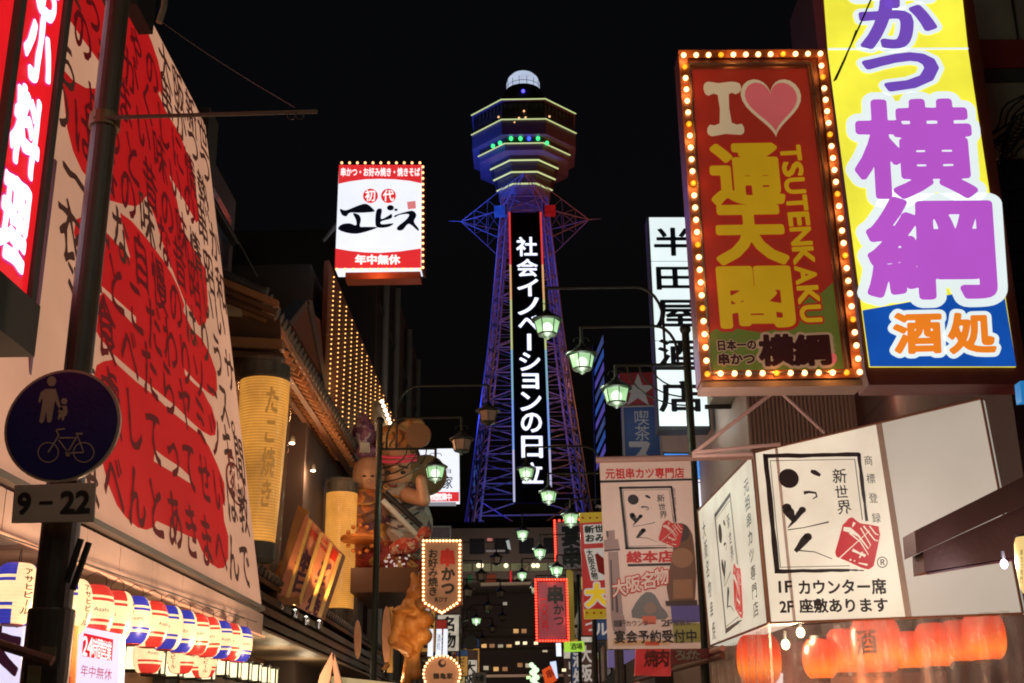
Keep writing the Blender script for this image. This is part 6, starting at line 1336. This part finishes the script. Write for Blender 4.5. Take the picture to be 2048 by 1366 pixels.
sgn('bright blue-white lit sign standing low beside the tilted orange sign', 27, [(1100, 1324), (1112, 1322), (1116, 1356), (1106, 1358)], lit('blue white lightbox 2', (200, 215, 255), 1.1))
sgn('pinkish red flame-coloured sign board under the banner', 14, [(1272, 1298), (1342, 1296), (1342, 1352), (1270, 1350)], lit('red board with glow', (170, 40, 38), .6, .5, 3), '焼肉', ((1290, 1300), (1338, 1299), (1288, 1334)), MAROON, .03)
sgn('lavender lit round-cornered sign left of the red board under the banner', 15, [(1216, 1300), (1276, 1300), (1270, 1316), (1238, 1334), (1216, 1334)], lit('lavender board', (115, 100, 150), .55))
sgn('dark red strip awning sign low behind the lane-side pole', 13, [(1342, 1300), (1450, 1296), (1450, 1310), (1342, 1330)], mat('dark red strip', (.16, .02, .02), .5), 'ろばた', ((1350, 1302), (1400, 1301), (1350, 1320)), mat('grey green print', (.2, .25, .2), .5))
la = thing('lane_awning', 'long thin pinkish eave line rising toward the right under the banner', 'awning', tuple(PX(2.3).at(1270, 1350)))
MB().tube(PX(1.9).at(1270, 1352), PX(1.9).at(1445, 1296), .03, n=8).build('gutter', STR_, la); MB().tube(PX(1.9).at(1270, 1362), PX(1.9).at(1445, 1312), .03, n=8).build('gutter', WOOD, la)
pd = MB().tube((PY(12).at(1240, 1366)[0], 12, 0), (PY(12).at(1240, 1366)[0], 12, float(PY(12).at(1240, 1298)[2])), .045, n=12).build('dark_post', BLACK); tagged(pd, 'dark post standing under the hanging banner', 'post')
# ------------------------------------------------------------------ end of the lane: overpass hall and clutter of small lights
ov = thing('station_block', 'long dark low block across the end of the lane with a few dim windows', 'building', (0, 76, 0))
PV = PY(74); zA = float(PV.at(1000, 1056)[2]); zB = float(PV.at(1000, 1165)[2])
MB().box((-14, 74, zB), (14, 82, zA)).build('wall', mat('end block wall', (.11, .085, .085), .8, .3, scale=.8), ov)
MB().add([(-14, 80, zA), (14, 80, zA), (14, 100, zA + 1.4), (-14, 100, zA + 1.4)], [(0, 1, 2, 3)]).build('roof', BLACK, ov)
MB().box((-14, 78, zA), (14, 84, zA + 1.1)).build('parapet', BLACK, ov)
MB().box((-14, 80, 0), (14, 81, zB)).build('under_wall', mat('under wall', (.035, .02, .02), .8), ov)
WDM = lit('dim khaki window', (120, 118, 88), .42, .5, .6); WTL = lit('window light', (255, 240, 200), 1.5, 0)
for i in range(11):
    x = -5.6 + i * 1.15; MB().box((x, 73.95, float(PV.at(1000, 1142)[2])), (x + 1.05, 74, float(PV.at(1000, 1127)[2]))).build('window', WDM, ov)
for i in range(8):
    x = -5 + i * 1.5; MB().box((x, 73.95, float(PV.at(1000, 1108)[2])), (x + .9, 74, float(PV.at(1000, 1078)[2]))).build('window', mat('dark glass', (.02, .02, .03), .1), ov)
for px, py in ((957, 1131), (963, 1131), (1012, 1131), (1067, 1131), (1075, 1131)): MB().ball(PY(73.9).at(px, py), .14, 8, 6).build('room_lamp', WTL, ov)
for q, c, s_ in (([(975, 1076), (985, 1077), (984, 1083), (974, 1082)], (210, 130, 120), .5), ([(1012, 1082), (1018, 1080), (1022, 1100), (1016, 1098)], (190, 200, 200), .5), ([(972, 1100), (1010, 1100), (1010, 1104), (972, 1104)], (150, 140, 140), .35), ([(1020, 1142), (1023, 1142), (1023, 1168), (1020, 1168)], (225, 40, 50), .7), ([(936, 1150), (944, 1150), (944, 1164), (936, 1164)], (30, 90, 50), .4), ([(970, 1150), (992, 1148), (992, 1166), (970, 1166)], (120, 50, 30), .4)):
    panel(ov, PV, q, lit('far patch %d%d' % (c[0], c[1]), c, s_), .05, .08, 'poster')
MB().slab([PV.at(962, 1168, .6), PV.at(1062, 1166, .6), PV.at(1062, 1170, .6), PV.at(962, 1173, .6)], (0, -1, 0), .5).build('ledge', lit('lit ledge', (130, 110, 90), .45), ov)
MB().tube(PV.at(1028, 1160, .5), PV.at(1056, 1134, .5), .1, n=6).build('stair_rail', STEEL, ov)
for y in (2, 5, 8): point('end_fill', (y - 5, 68, 8.5), 200, (1, .8, .6), .5)  # unseen fills added to lift the end block's wall
small = [(1072, 1286, 'w'), (1050, 1286, 'w'), (1035, 1286, 'w'), (1057, 1355, 'g'), (1070, 1344, 'g'), (1148, 1331, 'r'), (1156, 1331, 'r'), (1171, 1266, 'w'), (1133, 1356, 'w'), (1128, 1340, 'w'), (1142, 1276, 'r'), (1010, 1207, 's')]
fm = {'w': lit('far warm light', (255, 225, 180), 1.4, 0), 's': lit('far pale strip', (190, 175, 160), .6, 0), 'g': lit('far green light', (200, 255, 170), 1.6, 0), 'r': lit('far red light', (255, 60, 40), 1.8, 0)}
mb = {k: MB() for k in fm}
for i, (x, y, k) in enumerate(small):
    P_ = PY(50 + (i * 7) % 15); mb[k].slab([P_.at(x - 4, y - 2.5), P_.at(x + 4, y - 3), P_.at(x + 4, y + 2.5), P_.at(x - 4, y + 3)], (0, -1, 0), .1)
for k, l in (('w', 'warm'), ('s', 'pale grey'), ('g', 'green'), ('r', 'red')):
    o = mb[k].build('far_light', fm[k]); o['kind'] = 'stuff'; tagged(o, 'scatter of tiny %s lights at the dark end of the lane' % l, 'distant lights')
hb_ = sgn('small dim framed sign low left of centre at the bottom edge', 40, [(944, 1345), (972, 1345), (972, 1376), (944, 1376)], mat('pale board', (.3, .28, .3), .6), '大春', ((949, 1350), (968, 1350), (949, 1364)), SINK, .02)
gc = MB()
for i in range(9):
    gc.ball(PY(33).at(1066 + (i * 5) % 14 - 3, 1330 + i * 5), .07, 6, 4)
gc = gc.build('green_tube', lit('white green lights', (215, 255, 205), 1.3, 0)); gc['kind'] = 'stuff'; tagged(gc, 'column of greenish white decorative lights low in the lane', 'lights')
rd2 = thing('arcade_sign', 'faint grey round sign on a thin pole at the left of the lane end', 'road sign', tuple(PY(38).at(940, 1285))); cR = PY(38).at(941, 1285); MB().tube(cR, cR + np.array([0, .04, 0]), .22, n=24).build('disc', mat('grey round sign', (.12, .11, .11), .6), rd2); MB().tube((cR[0] - .33, 38, 0), (cR[0] - .33, 38, cR[2] + .8), .03, n=8).build('pole', STEEL, rd2)

# unseen lamp posts in the lane's style, added out of frame for ambient light
lamp_post(2.1, 3.6, 'right', (True, True, True), 4); lamp_post(-2.42, 1.2, 'left', (True, True, True), 4)

# deeper layers at the end of the lane: beams, shop awnings, small hanging signs and people
rr = random.Random(11)
far_cols = [((225, 210, 190), 'white'), ((205, 60, 45), 'red'), ((215, 150, 70), 'orange'), ((90, 60, 50), 'brown'), ((205, 180, 110), 'cream'), ((60, 80, 120), 'blue')]
nth = ['nearest', 'second', 'third', 'fourth', 'fifth', 'sixth', 'seventh', 'eighth', 'ninth']
for side in (-1, 1):
    for i in range(9):
        yy = (29 if side < 0 else 23.5) + i * 4.3 + rr.uniform(-.6, .6); k = (i * 2 + (side > 0)) % 6; xw = rr.uniform(.45, .8); zl = rr.uniform(3.3, 4.6); hh = rr.uniform(.9, 2.0)
        xin = (-2.35 if side < 0 else 1.75) + side * rr.uniform(0, .5)
        t = thing('projecting_sign', '%s %s sign projecting from the dim %s side shops down the lane' % (nth[i], far_cols[k][1], 'left' if side < 0 else 'right'), 'sign', (xin, yy, zl), 'projecting shop signs down the lane')
        MB().box((xin - xw / 2, yy, zl), (xin + xw / 2, yy + .16, zl + hh)).build('case', mat('sign case dark', (.08, .06, .06), .6), t)
        MB().box((xin - xw / 2 + .03, yy - .012, zl + .03), (xin + xw / 2 - .03, yy - .002, zl + hh * .74)).build('face', lit('far face %d' % k, far_cols[k][0], (.55, .5, .45, .3, .5, .35)[k], .35, 3), t)
        MB().box((xin - xw / 2 + .03, yy - .012, zl + hh * .77), (xin + xw / 2 - .03, yy - .002, zl + hh - .03)).build('header', lit('far face %d' % ((k + 3) % 6), far_cols[(k + 3) % 6][0], .35, .35, 3), t)
        tx = ['串かつ', '大阪', '酒処', '名物', 'ビール'][(i + (side > 0) * 2) % 5]; mbx = MB(); ch_h = hh * .66 / len(tx)
        for q, ch in enumerate(tx):
            cw = min(xw * .8, ch_h * .95); zt2 = zl + hh * .71 - ch_h * q
            put_glyph(mbx, ch, (xin - cw / 2, yy - .016, zt2), (xin + cw / 2, yy - .016, zt2), (xin - cw / 2, yy - .016, zt2 - ch_h * .92), .03, 34)
        mbx.build('lettering', KI if k in (0, 2, 4) else WT2, t)
        MB().tube((xin + side * xw / 2, yy + .08, zl + hh * .8), (side * 2.6 if side > 0 else -4.0, yy + .08, zl + hh * .8), .02, n=6).build('bracket', DARK, t)
for i, (y, yy, z) in enumerate(((0, 56, 6.6), (0, 61, 6.0), (0, 66, 7.0), (0, 70, 5.2))):
    o = MB().box((-4.2, yy, z), (3.2, yy + .12, z + .14)).build('cross_beam', mat('dull beam', (.30, .22, .18), .6)); tagged(o, ['nearest', 'second', 'third', 'farthest'][i] + ' thin horizontal beam spanning the dark end of the lane', 'beam')
for i in range(8):
    s = -1 if i % 2 else 1; y = 27 + i * 3.4; x = s * (2.35 if s > 0 else 3.0)
    t = thing('shop_awning', 'small sloping %s shop awning on the %s side, number %s from the camera' % (['red', 'brown', 'green', 'cream'][i % 4], 'left' if s < 0 else 'right', ['one', 'two', 'three', 'four'][i // 2]), 'awning', (x, y, 3))
    MB().slab([(x, y, 2.9), (x, y + 2.4, 2.9), (x + s * 1.1, y + 2.4, 3.5), (x + s * 1.1, y, 3.5)], (-s * .4, 0, .9), .06).build('canopy', mat('awning cloth %d' % (i % 4), ((.3, .04, .03), (.14, .07, .04), (.04, .14, .07), (.4, .32, .22))[i % 4], .7), t)
    point('shop_light', (x * .86, y + 1.2, 2.6), 6, (1, .7, .45), .15)
# air conditioners, brackets and conduit on the walls
def aircon(p, sx, l):
    t = thing('air_conditioner', l, 'air conditioner', p, 'air conditioners on the walls'); x, y, z = p
    bevel(MB().box((x - .15, y - .4, z), (x + .15, y + .4, z + .55)).build('case', mat('dusty white case', (.45, .43, .4), .6, .2), t), .02)
    MB().tube((x + sx * .151, y - .1, z + .28), (x + sx * .17, y - .1, z + .28), .20, n=20).build('fan_grille', DARK, t)
    for q in (-.3, .3): MB().box((x - .2, y + q - .02, z - .06), (x + .2, y + q + .02, z - .004)).build('bracket', DARK, t)
for i, (p, sx, l) in enumerate([((-3.9, 33.5, 8.3), 1, 'air conditioner on the dark left building just beyond the bulb wall'), ((-3.9, 37, 9.4), 1, 'higher air conditioner on the dark left building with pipes'), ((2.6, 15.4, 5.9), -1, 'air conditioner at the corner of the brown sided building'), ((2.35, 27, 5.8), -1, 'air conditioner high on the dark right side block')]): aircon(p, sx, l)
